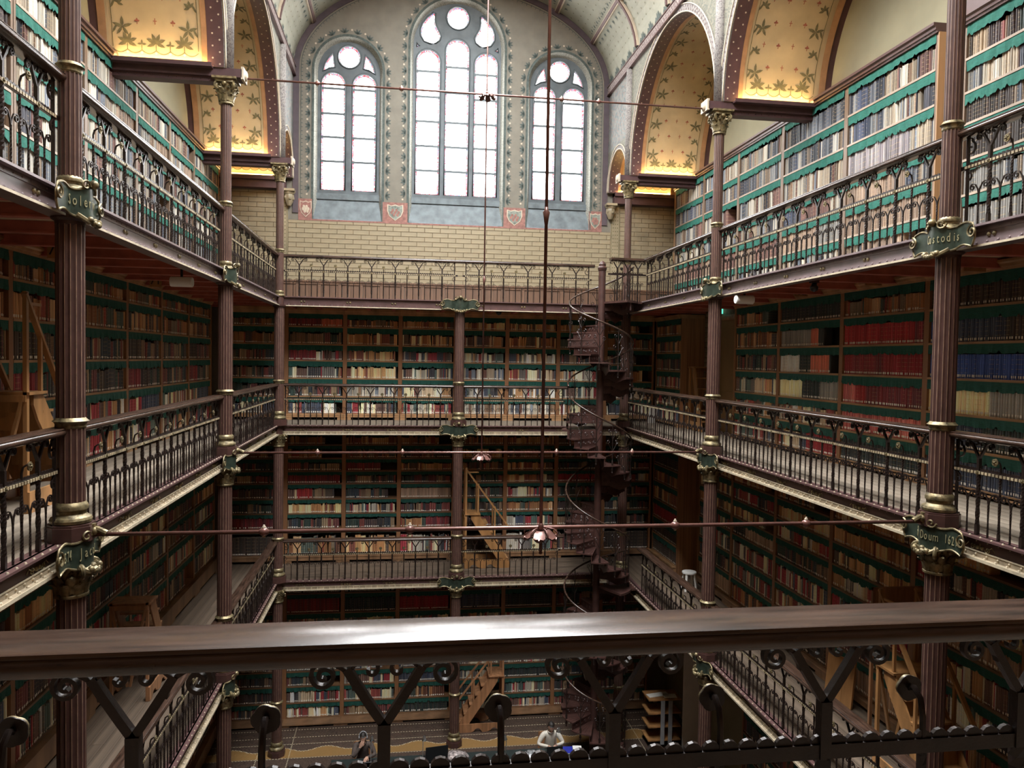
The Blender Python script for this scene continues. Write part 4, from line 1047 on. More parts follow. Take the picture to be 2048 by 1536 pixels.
# ------------------------------------------------------------------ bookcases
def hexc(*a): return tuple(a)
PAL = {
 'old':   [(.16,.07,.035),(.22,.11,.05),(.30,.17,.08),(.10,.045,.03),(.20,.045,.035),(.36,.24,.13),(.05,.04,.04),(.13,.10,.07),(.27,.13,.06),(.055,.07,.06)],
 'dark':  [(.035,.032,.034),(.05,.035,.035),(.10,.035,.035),(.03,.04,.05),(.07,.055,.045),(.14,.09,.06),(.16,.05,.045),(.025,.04,.035),(.22,.16,.10)],
 'mix':   [(.55,.46,.31),(.20,.05,.045),(.05,.06,.085),(.60,.54,.42),(.12,.11,.10),(.30,.18,.09),(.07,.10,.09),(.36,.29,.20),(.10,.06,.05),(.035,.035,.04),(.22,.03,.04),(.28,.26,.22)],
 'tan':   [(.42,.28,.14),(.52,.38,.21),(.30,.16,.07),(.22,.10,.05),(.58,.47,.30),(.16,.06,.045),(.35,.22,.10),(.08,.06,.05)],
 'pale':  [(.34,.31,.25),(.28,.26,.22),(.40,.37,.31),(.20,.195,.18),(.07,.08,.10),(.13,.15,.18),(.27,.22,.16),(.04,.04,.05),(.45,.42,.35),(.17,.11,.07),(.22,.18,.13),(.10,.045,.035)],
 'paleblue': [(.045,.050,.065),(.085,.093,.11),(.135,.148,.165),(.025,.028,.034),(.22,.225,.225),(.34,.32,.28),(.04,.05,.08),(.16,.12,.085)],
 'greyviolet': [(.21,.18,.185),(.25,.22,.225),(.17,.15,.16),(.28,.255,.25)],
 'tanrun':[(.26,.185,.13),(.22,.155,.11),(.29,.21,.15),(.19,.13,.09)],
 'russet':[(.15,.075,.06),(.12,.06,.05),(.17,.09,.07)],
 'red':   [(.24,.024,.028),(.215,.022,.026),(.26,.03,.032)],
 'maroon':[(.13,.025,.03),(.10,.028,.034),(.16,.025,.03)],
 'pink':  [(.36,.115,.10),(.33,.10,.09),(.30,.07,.07)],
 'blue':  [(.030,.058,.19),(.026,.05,.165),(.035,.066,.21)],
 'navy':  [(.035,.045,.075),(.03,.036,.055),(.055,.065,.09)],
 'black': [(.022,.026,.027),(.03,.034,.034),(.018,.028,.026)],
 'brown': [(.035,.028,.024),(.05,.035,.028),(.03,.022,.02)],
 'cream': [(.56,.45,.27),(.60,.49,.30),(.53,.42,.25)],
 'grey':  [(.17,.165,.15),(.20,.19,.175),(.145,.14,.13)],
 'lgrey': [(.40,.40,.38),(.36,.37,.36),(.44,.43,.40)],
 'salmon':[(.42,.13,.085),(.38,.115,.075)],
 'crimson':[(.20,.018,.024),(.17,.02,.024)],
}
BOOKS = []         # (case label, shelf index, position, frame, x, z, w, d, h, colour, tilt, has label)
def cname(c):
    r, g, b = [x**(1/2.2) for x in c]; v = max(r, g, b); mn = min(r, g, b)
    if v < .26: return 'black'
    if v-mn < .07: return 'dark grey' if v < .45 else ('grey' if v < .68 else 'white')
    if b >= r: return 'dark blue' if v < .5 else 'blue'
    if r > g*1.9: return 'red' if v > .5 else 'maroon'
    if r > g*1.45: return 'reddish brown' if v < .62 else 'salmon red'
    if g >= r: return 'dark green'
    return 'dark brown' if v < .38 else ('brown' if v < .55 else ('tan' if v < .7 else 'cream'))
def frame_pt(fr, x, y, z):
    ox, oy, ca, sa = fr; return (ox+ca*x-sa*y, oy+sa*x+ca*y, z)
def fill(case, si, fr, x0, x1, z, clear, style, rng, has_label, fillh):
    lv3 = not has_label
    runs = style if isinstance(style, list) else [(style, 1.0)]
    x = x0+.006; i = 0; end = x1-.008-(rng.random()*.35*(x1-x0) if rng.random() < .16 else 0)
    span = end-x; acc = x
    for pal, frac in runs:
        stop = acc+span*frac; P = PAL[pal]; uni = len(P) <= 5 and pal not in ('grey2',)
        bh = clear*rng.uniform(fillh-.10, fillh) ; bw = rng.uniform(.032, .048); c0 = rng.choice(P)
        left = 0
        while x < stop-.014:
            if uni: w = bw*rng.uniform(.92, 1.08); h = bh*rng.uniform(.985, 1.0); c = rng.choice(P)
            else:
                if left <= 0: c0 = rng.choice(P); left = rng.choice((1,1,1,1,2,3,6)); hh = clear*rng.uniform(fillh-.20, fillh); ww = rng.choice((.014,.018,.022,.026,.03,.036,.046) if lv3 else (.018,.022,.026,.030,.035,.042,.055))
                w = ww*rng.uniform(.9, 1.1); h = hh*rng.uniform(.97, 1.0); c = c0; left -= 1
            if x+w > end: break
            k = rng.uniform(.5, 1.25) if lv3 else rng.uniform(.8, 1.18)*1.65; c = tuple(min(.78, v*k) for v in c)  # books below the upper gallery: colours lifted to stand in for missing light
            tl = 0.0
            if not uni and rng.random() < .03: tl = rng.uniform(-.12, .12)
            i += 1
            BOOKS.append((case, si, i, fr, x, z, w-.0028, rng.uniform(.15, .21), h, c, tl, has_label and rng.random() < .93, rng.uniform(.018, .035)))
            x += w+(abs(tl)*h*.5 if tl else 0)
        acc = stop; x = max(x, stop)
def valance_mesh(seed, mcl, n=64):
    rng = random.Random(seed); q = MB(); rows = [[], [], [], []]
    for i in range(n+1):
        x = i/n; f = math.sin(i*.85+seed)*.8+rng.uniform(-.7, .7)
        zb = -1.0-.05*math.sin(i*.45+seed*2)-rng.uniform(0, .12)
        if rng.random() < .10: zb += .28
        for k, (v, a) in enumerate(((0, 0), (-.35, .4), (-.72, .85), (zb, 1.0))): rows[k].append((x, -.010-.011*f*a, v))
    q.grid(rows); return q.mesh('valance', mcl, smooth=False)
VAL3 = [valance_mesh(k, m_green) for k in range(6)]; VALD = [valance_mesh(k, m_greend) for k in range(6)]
NCASE = [0]
def bookcase(label, origin, rz, w, z0, z1, shelves, styles, depth=.30, fillh=.78, lab=True, vh=.125, end=(False, False), cornice=.10, upw=.052, seed=0, plinth=.09, endm=None, ms=None, mc=None, mo=None):
    """shelves: z of the shelf tops from the top one down; z1: underside of the cornice"""
    t = thing('bookcase', label, 'bookcase', (origin[0], origin[1], z0), rz, 'bookcases with green valances'); rng = random.Random(seed+11)
    fr = (origin[0], origin[1], math.cos(rz), math.sin(rz)); H = z1-z0
    blk('upright', m_up3 if ms else m_oakd, t, 0, upw, 0, depth, 0, H); blk('upright', m_up3 if ms else m_oakd, t, w-upw, w, 0, depth, 0, H)
    blk('back_panel', m_back, t, upw, w-upw, depth-.02, depth, 0, H)
    q = MB()
    pr = [(0, 0), (-.03, .0), (-.035, .03), (-.055, .035), (-.06, .07), (-.09, .09), (-.09, cornice), (depth, cornice), (depth, 0)]
    q.extrude([(u, v) for u, v in pr], lambda u, v, d: (d, u, v), 0, w); mo = mo or m_oak; q.obj('cornice', mc or mo, t, loc=(0,0,H), fix=True)
    bot = shelves[-1]-z0
    q = MB().box(0, w, -plinth, depth, .07, bot-.03); q.box(0, w, -plinth-.012, depth, bot-.045, bot-.02); q.box(0, w*.12, -plinth+.01, depth, 0, .07); q.box(w*.88, w, -plinth+.01, depth, 0, .07); q.obj('plinth', mo, t)
    tops = [z1]+shelves[:-1]
    for si, zs in enumerate(shelves):
        s = blk('shelf', ms or mo, t, upw, w-upw, -.006, depth-.02, zs-z0-.032, zs-z0)
        clear = tops[si]-.03-zs
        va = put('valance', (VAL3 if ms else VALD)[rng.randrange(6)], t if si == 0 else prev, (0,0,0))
        sc = (w-2*upw-.01, 1, vh*rng.uniform(.9, 1.1))
        if si == 0: va.location = (upw+.005, .006, H); va.scale = sc
        else:
            ps = prev.scale; va.scale = (sc[0]/ps[0], sc[1]/ps[1], sc[2]/ps[2])
            lw = Vector((upw+.005, .012, tops[si]-z0-.030)); d = lw-prev.location; va.location = (d.x/ps[0], d.y/ps[1], d.z/ps[2])
        prev = s
        st = styles[si % len(styles)]
        fill(label, si, fr, upw, w-upw, zs, clear, st, rng, lab, fillh)
    for k, e in enumerate(end):
        if e: blk('end_panel', endm or m_lad, t, (-.02 if k == 0 else w), (0 if k == 0 else w+.02), -.012, depth, 0, H)
    return t
def run(level, side, edges, front, z0, z1, shelves, stylefn, **k):
    """edges in viewing order from near to far; labels count from the camera"""
    n = len(edges)-1; skip = k.pop('skip', 0)
    for i in range(n):
        a, b = sorted((edges[i], edges[i+1]))
        if side == 'left': org, rz = (-front, a), PI/2
        elif side == 'right': org, rz = (front, b), -PI/2
        else: org, rz = (a, front), 0
        if side == 'far': lab = 'oak bookcase with green valances, %s from the left, far wall %s' % (ORD[i], level)
        elif i < skip: lab = 'oak bookcase with green valances, %s beyond the picture edge, %s %s' % (ORD[skip-1-i], side, level)
        else: lab = 'oak bookcase with green valances, %s from the camera, %s %s' % (ORD[i-skip], side, level)
        kk = dict(k); ends = kk.pop('ends', {}); kk['seed'] = hash((level, side, i)) % 1000 if False else (sum(map(ord, level+side))*7+i*13)
        if i in ends: kk['end'] = ends[i]
        bookcase(lab, org, rz, b-a, z0, z1, shelves, stylefn(i), **kk)
mixl = ['mix', 'pale', 'old', 'dark', 'tan']
S3 = [13.80, 13.31, 12.74, 12.29, 11.79, 11.22]
run('upper gallery', 'right', [5.1, 7.2, 9.3], 5.95, F3, 14.14, [13.71, 13.27, 12.86, 12.39, 11.93, 11.25],
    lambda i: ['dark', 'pale', [('brown', .4), ('paleblue', .6)], 'brown', [('grey', .35), ('paleblue', .65)], 'grey'],
    fillh=.80, lab=False, cornice=.28, endm=m_lad, ms=m_oak3, mc=m_girder, skip=1)
run('upper gallery (beyond column)', 'right', [9.78, 12.0, 14.15, 16.13, 18.1, 20.1], 5.95, F3, 14.28, S3,
    lambda i: [[[('paleblue', .45), ('pale', .55)], [('paleblue', .4), ('pale', .6)], [('greyviolet', .75), ('pale', .25)], [('tanrun', .7), ('paleblue', .3)], 'tanrun', [('paleblue', .3), ('tanrun', .7)]],
               ['paleblue', 'paleblue', 'pale', [('navy', .3), ('russet', .5), ('pale', .2)], [('tanrun', .6), ('grey', .4)], 'pale'],
               ['pale', 'paleblue', [('pale', .8), ('russet', .2)], 'pale', [('tanrun', .4), ('russet', .6)], 'pale']][min(i, 2)],
    fillh=.86, lab=False, cornice=.13, ms=m_oak3, mc=m_girder, ends={0: (False, True), 4: (True, False)}, endm=m_oak)
run('upper gallery', 'left', [5.6, 7.7, 9.93], 5.95, F3, 14.28, S3, lambda i: ['pale', 'dark', 'pale', 'paleblue', 'grey', 'pale'], fillh=.86, lab=False, cornice=.13, ms=m_oak3, mc=m_girder, skip=1)
run('upper gallery (past first)', 'left', [9.95, 12.05, 14.21, 16.12, 17.9, 20.14], 5.95, F3, 14.28, [13.84, 13.30, 12.84, 12.33, 11.90, 11.25],
    lambda i: ['pale', [('pale', .6), ('tanrun', .4)], 'pale', 'pale', 'paleblue', 'pale'], fillh=.90, lab=False, cornice=.13, ms=m_oak3, mc=m_girder, ends={4: (False, True)}, endm=m_oakd)
S2 = [10.46, 9.99, 9.51, 9.04, 8.58, 8.09]
def right2(i):
    return [['brown', 'navy', 'blue', [('cream', .2), ('grey', .8)], 'navy', 'navy'],
            ['brown', [('blue', .22), ('navy', .45), ('brown', .2), ('black', .13)], 'blue', [('cream', .55), ('grey', .45)], [('navy', .5), ('black', .5)], 'navy'],
            ['old', [('red', .88), ('maroon', .12)], [('crimson', .12), ('maroon', .42), ('crimson', .46)], [('pink', .18), ('red', .12), ('maroon', .7)], 'pink', 'black'],
            ['black', [('grey', .70), ('salmon', .18), ('black', .12)], [('lgrey', .40), ('black', .2), ('salmon', .35), ('black', .05)], [('cream', .4), ('black', .3), ('grey', .3)], 'mix', [('mix', .5), ('crimson', .5)]],
            ['old', 'old', 'dark', 'mix', 'mix', 'mix']][i]
run('middle gallery', 'right', [5.7, 7.75, 9.87, 11.98, 14.15, 16.14], 5.97, F2, 10.86, S2, lambda i: [right2(0), right2(1), right2(2), right2(3), right2(4)][i], fillh=.80, ends={4: (True, False)}, endm=m_oak, cornice=.12, skip=1)
bookcase('oak corner bookcase beside the brick strip, right middle gallery', (5.62, 20.46), -PI/2, 1.96, F2, 10.76, [10.36, 9.9, 9.43, 8.98, 8.54, 8.10], ['old', 'old', 'dark', 'mix', 'mix', 'mix'], depth=.6, end=(False, True), endm=m_oakd, seed=77)
run('middle gallery', 'left', [5.9, 7.85, 9.85, 11.85, 13.74, 15.61, 17.5, 19.43], 5.95, F2, 10.86, [10.54, 10.06, 9.56, 9.06, 8.58, 8.11],
    lambda i: [['old', 'old', [('brown', .4), ('dark', .6)], [('maroon', .4), ('dark', .6)], [('mix', .4), ('navy', .6)], 'mix'], ['old', 'old', 'dark', 'dark', 'mix', 'mix']][i % 2], fillh=.80, cornice=.12, ends={6: (False, True)}, endm=m_oakd, skip=1)
FX = [-5.88, -4.33, -2.84, -1.40, .06, 1.46, 2.87, 4.2, 5.58]
def farst(k): return lambda i: [['old', 'old', 'dark', 'dark', 'dark', 'mix', 'dark', 'mix'], [[('maroon', .6), ('salmon', .4)], 'dark', [('maroon', .5), ('mix', .5)], 'mix', 'dark', 'mix', 'mix', 'mix'],
    ['old', 'tan', 'tan', 'tan', 'pale', 'mix', 'mix', 'mix'], ['tan', 'tan', 'mix', 'mix', 'mix', 'mix', 'old', 'dark'], ['tan', 'mix', 'mix', 'pale', 'mix', 'pale', 'mix', 'mix'], ['tan', 'tan', 'mix', 'mix', 'mix', 'pale', 'mix', 'tan'],
    ['tan', 'mix', 'dark', 'mix', 'mix', 'mix', 'dark', 'dark'], ['old', 'old', 'dark', 'tan', 'mix', 'mix', 'dark', 'dark']][(i+k) % 8]
run('middle gallery', 'far', FX, 20.5, F2, 10.76, [10.44, 9.98, 9.557, 9.095, 8.62, 8.168], farst(0), depth=.34, fillh=.76, cornice=.16)
S1f = [7.345, 6.986, 6.653, 6.32, 5.919, 5.535, 5.13, 4.433]
run('lower gallery', 'far', FX, 20.5, F1, 7.68, S1f, lambda i: [['dark', 'old', 'dark', 'dark', 'dark', 'dark', 'maroon', 'brown'], ['old', 'old', 'dark', 'maroon', [('mix', .2), ('red', .3), ('dark', .5)], 'tan', 'dark', 'old'], ['tan', 'old', 'maroon', 'dark', 'dark', 'mix', 'dark', 'tan'], ['old', 'dark', 'tan', 'dark', 'tanrun', 'dark', [('old', .5), ('maroon', .5)], 'mix'],
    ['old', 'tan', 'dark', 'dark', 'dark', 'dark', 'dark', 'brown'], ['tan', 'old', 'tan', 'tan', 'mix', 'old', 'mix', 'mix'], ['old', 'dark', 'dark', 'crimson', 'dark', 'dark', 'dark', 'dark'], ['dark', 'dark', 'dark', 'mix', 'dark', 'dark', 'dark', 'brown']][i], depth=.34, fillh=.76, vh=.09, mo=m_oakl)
S0f = [3.41, 2.885, 2.5, 2.1, 1.72, 1.336, .937, .50, .10]
run('ground floor', 'far', FX, 20.5, F0, 3.85, S0f, lambda i: [['brown', 'brown', 'dark', 'dark', 'black', 'dark', 'dark', 'dark', 'dark'], ['brown', 'maroon', 'mix', 'mix', 'mix', 'black', 'dark', 'mix', 'mix'], ['black', 'black', 'mix', 'mix', 'mix', 'mix', 'mix', 'mix', 'dark'], ['crimson', 'crimson', 'mix', 'dark', 'navy', 'navy', 'navy', 'old', 'black'],
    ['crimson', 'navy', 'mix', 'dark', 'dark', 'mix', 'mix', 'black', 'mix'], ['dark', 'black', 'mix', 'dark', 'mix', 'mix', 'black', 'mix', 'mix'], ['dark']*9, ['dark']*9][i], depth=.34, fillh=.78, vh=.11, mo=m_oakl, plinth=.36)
S1r = [7.42, 7.05, 6.66, 6.28, 5.90, 5.40, 4.92, 4.42]
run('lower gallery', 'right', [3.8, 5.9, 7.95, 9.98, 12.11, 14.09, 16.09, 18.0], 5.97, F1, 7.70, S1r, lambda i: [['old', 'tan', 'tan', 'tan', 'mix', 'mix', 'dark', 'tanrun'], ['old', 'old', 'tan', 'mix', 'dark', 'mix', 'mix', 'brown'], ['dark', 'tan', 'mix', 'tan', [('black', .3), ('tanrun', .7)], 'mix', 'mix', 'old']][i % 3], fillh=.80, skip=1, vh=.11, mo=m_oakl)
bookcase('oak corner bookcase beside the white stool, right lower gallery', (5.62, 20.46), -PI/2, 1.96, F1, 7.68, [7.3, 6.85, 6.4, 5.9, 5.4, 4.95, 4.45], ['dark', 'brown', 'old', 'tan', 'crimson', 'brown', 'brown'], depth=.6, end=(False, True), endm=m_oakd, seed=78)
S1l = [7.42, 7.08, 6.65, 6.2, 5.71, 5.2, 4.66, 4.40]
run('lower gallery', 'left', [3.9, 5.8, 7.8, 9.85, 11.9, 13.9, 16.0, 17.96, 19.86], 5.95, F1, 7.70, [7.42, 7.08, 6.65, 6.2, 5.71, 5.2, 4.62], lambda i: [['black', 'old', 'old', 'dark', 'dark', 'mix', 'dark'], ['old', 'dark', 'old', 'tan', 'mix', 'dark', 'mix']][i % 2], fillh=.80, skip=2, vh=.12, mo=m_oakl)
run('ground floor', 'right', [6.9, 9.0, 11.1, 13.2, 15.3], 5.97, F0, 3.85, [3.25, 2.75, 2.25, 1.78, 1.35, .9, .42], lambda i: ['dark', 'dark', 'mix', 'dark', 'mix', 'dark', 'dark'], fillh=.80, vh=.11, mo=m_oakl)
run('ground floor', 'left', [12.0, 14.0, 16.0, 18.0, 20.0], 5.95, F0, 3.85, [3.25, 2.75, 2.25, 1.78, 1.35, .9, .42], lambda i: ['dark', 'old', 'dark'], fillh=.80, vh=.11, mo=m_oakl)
# ------------------------------------------------------------------ books: the 300 largest in view one by one, the rest together
def book_area(b):
    case, si, i, fr, x, z, w, d, h, c, tl, lb, yo = b
    p = frame_pt(fr, x+w/2, yo, z+h/2); u, v, dep = project(p)
    if dep < .3 or not (8 < u < 2040 and 8 < v < 1215): return 0
    for a, e in ((112, 170), (1842, 1922), (432, 464), (1404, 1452)):
        if a < u < e: return 0
    if tl: return 0
    n = np.array([fr[3], -fr[2], 0]); dv = CAM-np.array(p); cs = abs(n@dv)/np.linalg.norm(dv)
    return w*h*cs*(F_PX/dep)**2
areas = np.array([book_area(b) for b in BOOKS]); order = np.argsort(-areas); pick = set(int(i) for i in order[:300])
def book_unit():
    q = MB(); P = [(0, 1), (1, 1), (1, .08), (.93, .03), (.72, 0), (.28, 0), (.07, .03), (0, .08)]
    q.extrude(P, lambda u, v, d: (u, v, d), 0, 1); return q.mesh('book', m_book1, smooth=40, fix=True)
me_book = book_unit(); me_lab = MB().add([(0,-.012,0), (1,-.012,0), (1,-.012,1), (0,-.012,1)], [(0,1,2,3)]).mesh('spine_label', m_label)
seen = {}
SHN = ['top', 'second', 'third', 'fourth', 'fifth', 'sixth', 'seventh', 'eighth', 'ninth']
V, FQ, CQ, UV = [], [], [], []
nv = 0
Fv = []; Lc = []
for bi, b in enumerate(BOOKS):
    case, si, i, fr, x, z, w, d, h, c, tl, lb, yo = b
    if bi in pick:
        pos = case.split(', ')
        lab = '%s book, %s from left, %s shelf, %s bookcase %s' % (cname(c), nth(i), SHN[si], pos[1].split(' from the ')[0].split(' beyond')[0] if (' from the ' in pos[1] or ' beyond' in pos[1]) else 'corner', pos[-1])
        loc = frame_pt(fr, x, yo, z); o = put('book', me_book, None, loc, (0, 0, math.atan2(fr[3], fr[2])), (w, d, h)); o.color = (*c, 1)
        tag(o, lab, 'book', 'books on the shelves')
        if lb: put('spine_label', me_lab, o, (.22, 0, .022/h), (0,0,0), (.56, 1, min(.2, .030/h)))
        continue
    P = [(0, d), (w, d), (w, .016), (w*.78, 0), (w*.22, 0), (0, .016)]
    base = nv
    for zz, v in ((0, 0), (h, 1)):
        for (px, py) in P:
            V.append(frame_pt(fr, x+px+tl*zz, yo+py, z+zz))
    rnd = R_.random(); col = (*c, rnd)
    for (a, e) in ((1, 2), (2, 3), (3, 4), (4, 5), (5, 0)):
        Fv.append((base+a, base+e, base+6+e, base+6+a)); Lc.append((col, (0,0,1,1)))
    Fv.append(tuple(base+6+k for k in range(6))); Lc.append(((c[0]*.6+.12, c[1]*.6+.11, c[2]*.6+.09, 0), (0,)*6))
    nv += 12
    if lb:
        e = .018
        for zz in (.018, .018+min(.034, w*1.0)):
            for px in (.18, .82): V.append(frame_pt(fr, x+w*px+tl*zz, yo-.0015, z+zz))
        Fv.append((nv, nv+1, nv+3, nv+2)); Lc.append(((.80,.77,.68,0), (0,)*4)); nv += 4
me = bpy.data.meshes.new('shelved_books'); me.from_pydata(V, [], Fv); me.materials.append(m_books)
ca = me.color_attributes.new('col', 'FLOAT_COLOR', 'CORNER'); uvl = me.uv_layers.new(name='uv')
cols = []; uvs = []
for f, (c, vv) in zip(Fv, Lc):
    for k in range(len(f)): cols.extend(c); uvs.extend((0.0, float(vv[k])))
ca.data.foreach_set('color', cols); uvl.data.foreach_set('uv', uvs); me.update()
tag(put('shelved_books', me), 'rows of old books packed on all the gallery shelves', 'books', None, 'stuff')
# ------------------------------------------------------------------ spiral stair
SX, SY, SR = 3.36, 17.86, .80
st = thing('spiral_staircase', 'maroon cast iron spiral staircase in the far right corner', 'staircase', (SX, SY, 0))
MB().lathe([(.085, 0), (.085, 11.80), (.10, 11.82), (.11, 11.88), (.075, 11.92), (.085, 11.96), (.05, 12.02), (.0, 12.05)], 20).obj('central_post', m_iron, st, smooth=35)
def wedge(a0, a1, r0, r1, z0, z1, n=4):
    q = MB(); P = [(r0*math.cos(a0+(a1-a0)*i/n), r0*math.sin(a0+(a1-a0)*i/n)) for i in range(n+1)]+[(r1*math.cos(a1-(a1-a0)*i/n), r1*math.sin(a1-(a1-a0)*i/n)) for i in range(n+1)]
    return q.extrude(P, lambda u, v, d: (u, v, d), z0, z1)
def flight(zt, zb, th0, th1, n):
    rise = (zt-zb)/n; dth = math.radians((th1-th0)/(n-1)); hp = []
    tread = wedge(0, dth*1.08, .08, SR, -.03, 0)
    for k in range(5):      # raised ribs of the grating
        b = dth*(k+.5)/5; tread.bar((.12*math.cos(b), .12*math.sin(b), .003), ((SR-.03)*math.cos(b), (SR-.03)*math.sin(b), .003), .012, .006)
    tm = tread.mesh('tread', m_iron, fix=True)
    q = MB(); q.box(.08, SR-.02, -.008, .008, 0, rise-.03)
    for k in range(4):
        for e in (-1, 1): q.tube([(.16+.155*k+u, e*.010, rise*.46+v) for u, v in spiral(0, 0, rise*.26, .01, 0, 520, 14)], .007, 4)
    q.extrude([(.30, 0), (SR-.02, 0), (SR-.02, -.03), (SR-.10, -.05), (.52, -.13), (.30, -.05)], lambda u, v, d: (u, d, v), -.006, .006)
    rm = q.mesh('riser', m_iron, fix=True)
    q = MB(); q.tube([(0,0,-.12), (0,0,.93)], .011, 6); q.lathe([(.0, -.20), (.022, -.17), (.012, -.14), (.03, -.11), (.02, -.06), (.03, -.02), (.02, .03), (.028, .08), (.012, .12)], 8)
    for e in (-1, 1):
        q.tube([(0, e*.012, .34), (0, e*.09, .48)]+[(0, e*(.095+u), .55+v) for u, v in spiral(0, 0, .05, .012, -90, 330, 14)], .007, 4)
        q.tube([(0, e*.012, .62), (0, e*.07, .74)]+[(0, e*(.07+u), .80+v) for u, v in spiral(0, 0, .045, .012, -90, 330, 14)], .007, 4)
    bm_ = q.mesh('baluster', m_wrought, smooth=40, fix=True)
    a = math.radians(th0)
    for i in range(n-1):
        z = zt-(i+1)*rise; th = a+i*dth
        put('tread', tm, st, (0,0,z), (0,0,th)); put('riser', rm, st, (0,0,z), (0,0,th))
        put('baluster', bm_, st, ((SR-.03)*math.cos(th+dth*.5), (SR-.03)*math.sin(th+dth*.5), z), (0,0,th+dth*.5))
    m = (n-1)*5; hp = []
    for i in range(m+1):
        th = a+(n-1)*dth*i/m; hp.append(((SR-.03)*math.cos(th), (SR-.03)*math.sin(th), zt-rise*.4-(zt-zb-rise)*i/m+.93))
    MB().tube(hp, .022, 8).obj('handrail', m_rail, st, smooth=True)
flight(F3, F2, 0, 540, 17); flight(F2, F1, 180, 720, 20); flight(F1, F0, 0, 745, 23)
for z, a0, a1 in ((F3, -62, -2), (F1, -62, -2)): wedge(math.radians(a0), math.radians(a1), .08, SR+.06, -.05, 0, 8).obj('landing', m_iron, st, loc=(0,0,z))
wedge(math.radians(95), math.radians(178), .08, SR+.1, -.05, 0, 8).obj('landing', m_iron, st, loc=(0,0,F2))
for z in (F3, F1):      # bridge from the stair to the right-hand gallery, with an arched bracket under it
    b = thing('stair_bridge', 'small maroon iron landing joining the spiral stair to the right %s gallery' % ('upper' if z == F3 else 'lower'), 'landing', (SX+SR, SY, z))
    q = MB().box(-.30, .16, -.36, .85, -.05, -.002); q.obj('plate', m_iron, b)
    P = [(-1.1, 0), (.0, 0), (.0, -.18), (-.15, -.13), (-.4, -.07), (-.7, -.06), (-.95, -.10), (-1.1, -.18)]
    MB().extrude(P, lambda u, v, d: (d, u+.5, v-.05), -.28, -.25).obj('bracket', m_girder, b)
    f = MB().box(-.3, -.27, -.36, .85, -.19, -.05); f.obj('fascia', m_girder, b)
railing((SX+.08, SY-.42), (4.30, 17.5), F3, 'short iron railing joining the spiral stair landing to the right upper gallery', (.05, .05), False, .30)
# ------------------------------------------------------------------ movable library steps
def library_steps(label, loc, rz, H=1.45, n=6, wid=.56, run_=1.15, post=2.5, m=m_lad, vback=True, rails=True, risers=True):
    t = thing('library_steps', label, 'library steps', loc, rz, 'movable oak library steps')
    for e in (-1, 1):
        y = e*(wid/2-.015); P = [(.36, H-.02), (.16, H-.02), (.16, H-.14), (.26, H-.30), (run_-.16, .07), (run_-.16, .0), (run_+.06, 0), (run_+.06, .14)]
        MB().extrude(P, lambda u, v, d: (u, y+d, v), -.014, .014).obj('stringer', m, t, fix=True)
        MB().bar((.025, y, 0), (.025, y, post if rails else H), .05, .04, (0,1,0)).obj('post', m, t)
        if rails:
            MB().bar((.34, y, H), (.34, y, post-.42), .04, .035, (0,1,0)).obj('post', m, t); MB().bar((.78, y, H*.46), (.78, y, post-1.02), .04, .035, (0,1,0)).obj('post', m, t)
            MB().bar((.0, y, post-.02), (run_+.02, y, post-1.55), .035, .055, (0,1,0)).obj('handrail', m, t)
            MB().bar((.025, y, post-.12), (.34, y, post-.12-.0), .03, .03).obj('cross_rail', m, t)
        # base board with arched cut-outs
        A = [(0, .22), (0, 0), (.12, 0)]+arc(.24, 0, .10, 160, 20, 6)+[(.45, 0), (.55, 0)]+arc(.67, 0, .10, 160, 20, 6)+[(.85, 0), (run_+.04, 0), (run_+.04, .22)]
        MB().extrude(A, lambda u, v, d: (u, y+d, v), -.012+e*.03, .012+e*.03).obj('base_board', m, t, fix=True)
    MB().box(0, .40, -wid/2-.03, wid/2+.03, H-.03, H).obj('platform', m, t)
    for k in range(n-1):
        z = H*(k+1)/n; x = run_-(run_-.30)*(k+.5)/n*1.02
        MB().box(x-.14, x+.10, -wid/2+.0, wid/2-.0, z-.028, z).obj('tread', m, t); None if not risers else MB().box(x-.14, x-.12, -wid/2+.01, wid/2-.01, z-.0, z+H/n-.03).obj('riser', m, t)
    if vback:
        for e in (-1, 1): MB().bar((.0, e*(wid/2-.03), H*.97), (.0, e*.02, .25), .05, .03, (0,1,0)).obj('brace', m, t)
        MB().box(-.02, .03, -wid/2, wid/2, H-.1, H-.03).obj('back_rail', m, t)
    return t
library_steps('golden oak library steps with handrail, left middle gallery beside the near column', (-5.42, 8.42, F2), PI/2, 1.25, post=2.28, run_=1.2)
library_steps('oak library steps with sloping handrail below the lotus pendants, far lower gallery', (.30, 19.86, F1), 0, 1.42, post=2.62, run_=1.12)
library_steps('golden oak library steps standing against the shelves, right lower gallery', (5.3, 9.35, F1), -PI/2, 1.45, post=2.45, run_=1.25, vback=True)
library_steps('low dark oak library steps seen from behind, left lower gallery', (-5.5, 12.45, F1), PI/2, 1.55, post=1.6, run_=1.1, m=m_oakd, rails=False, risers=False)
library_steps('dark oak library steps on the ground floor by the far middle column', (1.36, 19.70, F0), PI, 1.45, post=2.4, run_=1.15, m=m_oakd)
library_steps('small oak library steps by the brick strip, right middle gallery', (5.95, 18.15, F2), -PI/2, 1.55, post=1.6, run_=.8, rails=False, wid=.5, risers=False)
b = thing('notice_board', 'brown wooden board with a small card above the right lower library steps', 'board', (5.55, 9.72, 5.95))
MB().box(-.36, .36, -.012, .012, 0, .60).obj('panel', m_oakd, b); MB().box(-.38, .38, -.018, .018, .58, .62).obj('top_rail', m_oakd, b); MB().box(-.04, .04, -.016, -.012, .34, .40).obj('card', m_paper, b)
for e in (-1, 1): MB().box(e*.36-.02, e*.36+.02, -.02, .02, -1.72, .62).obj('post', m_oakd, b)
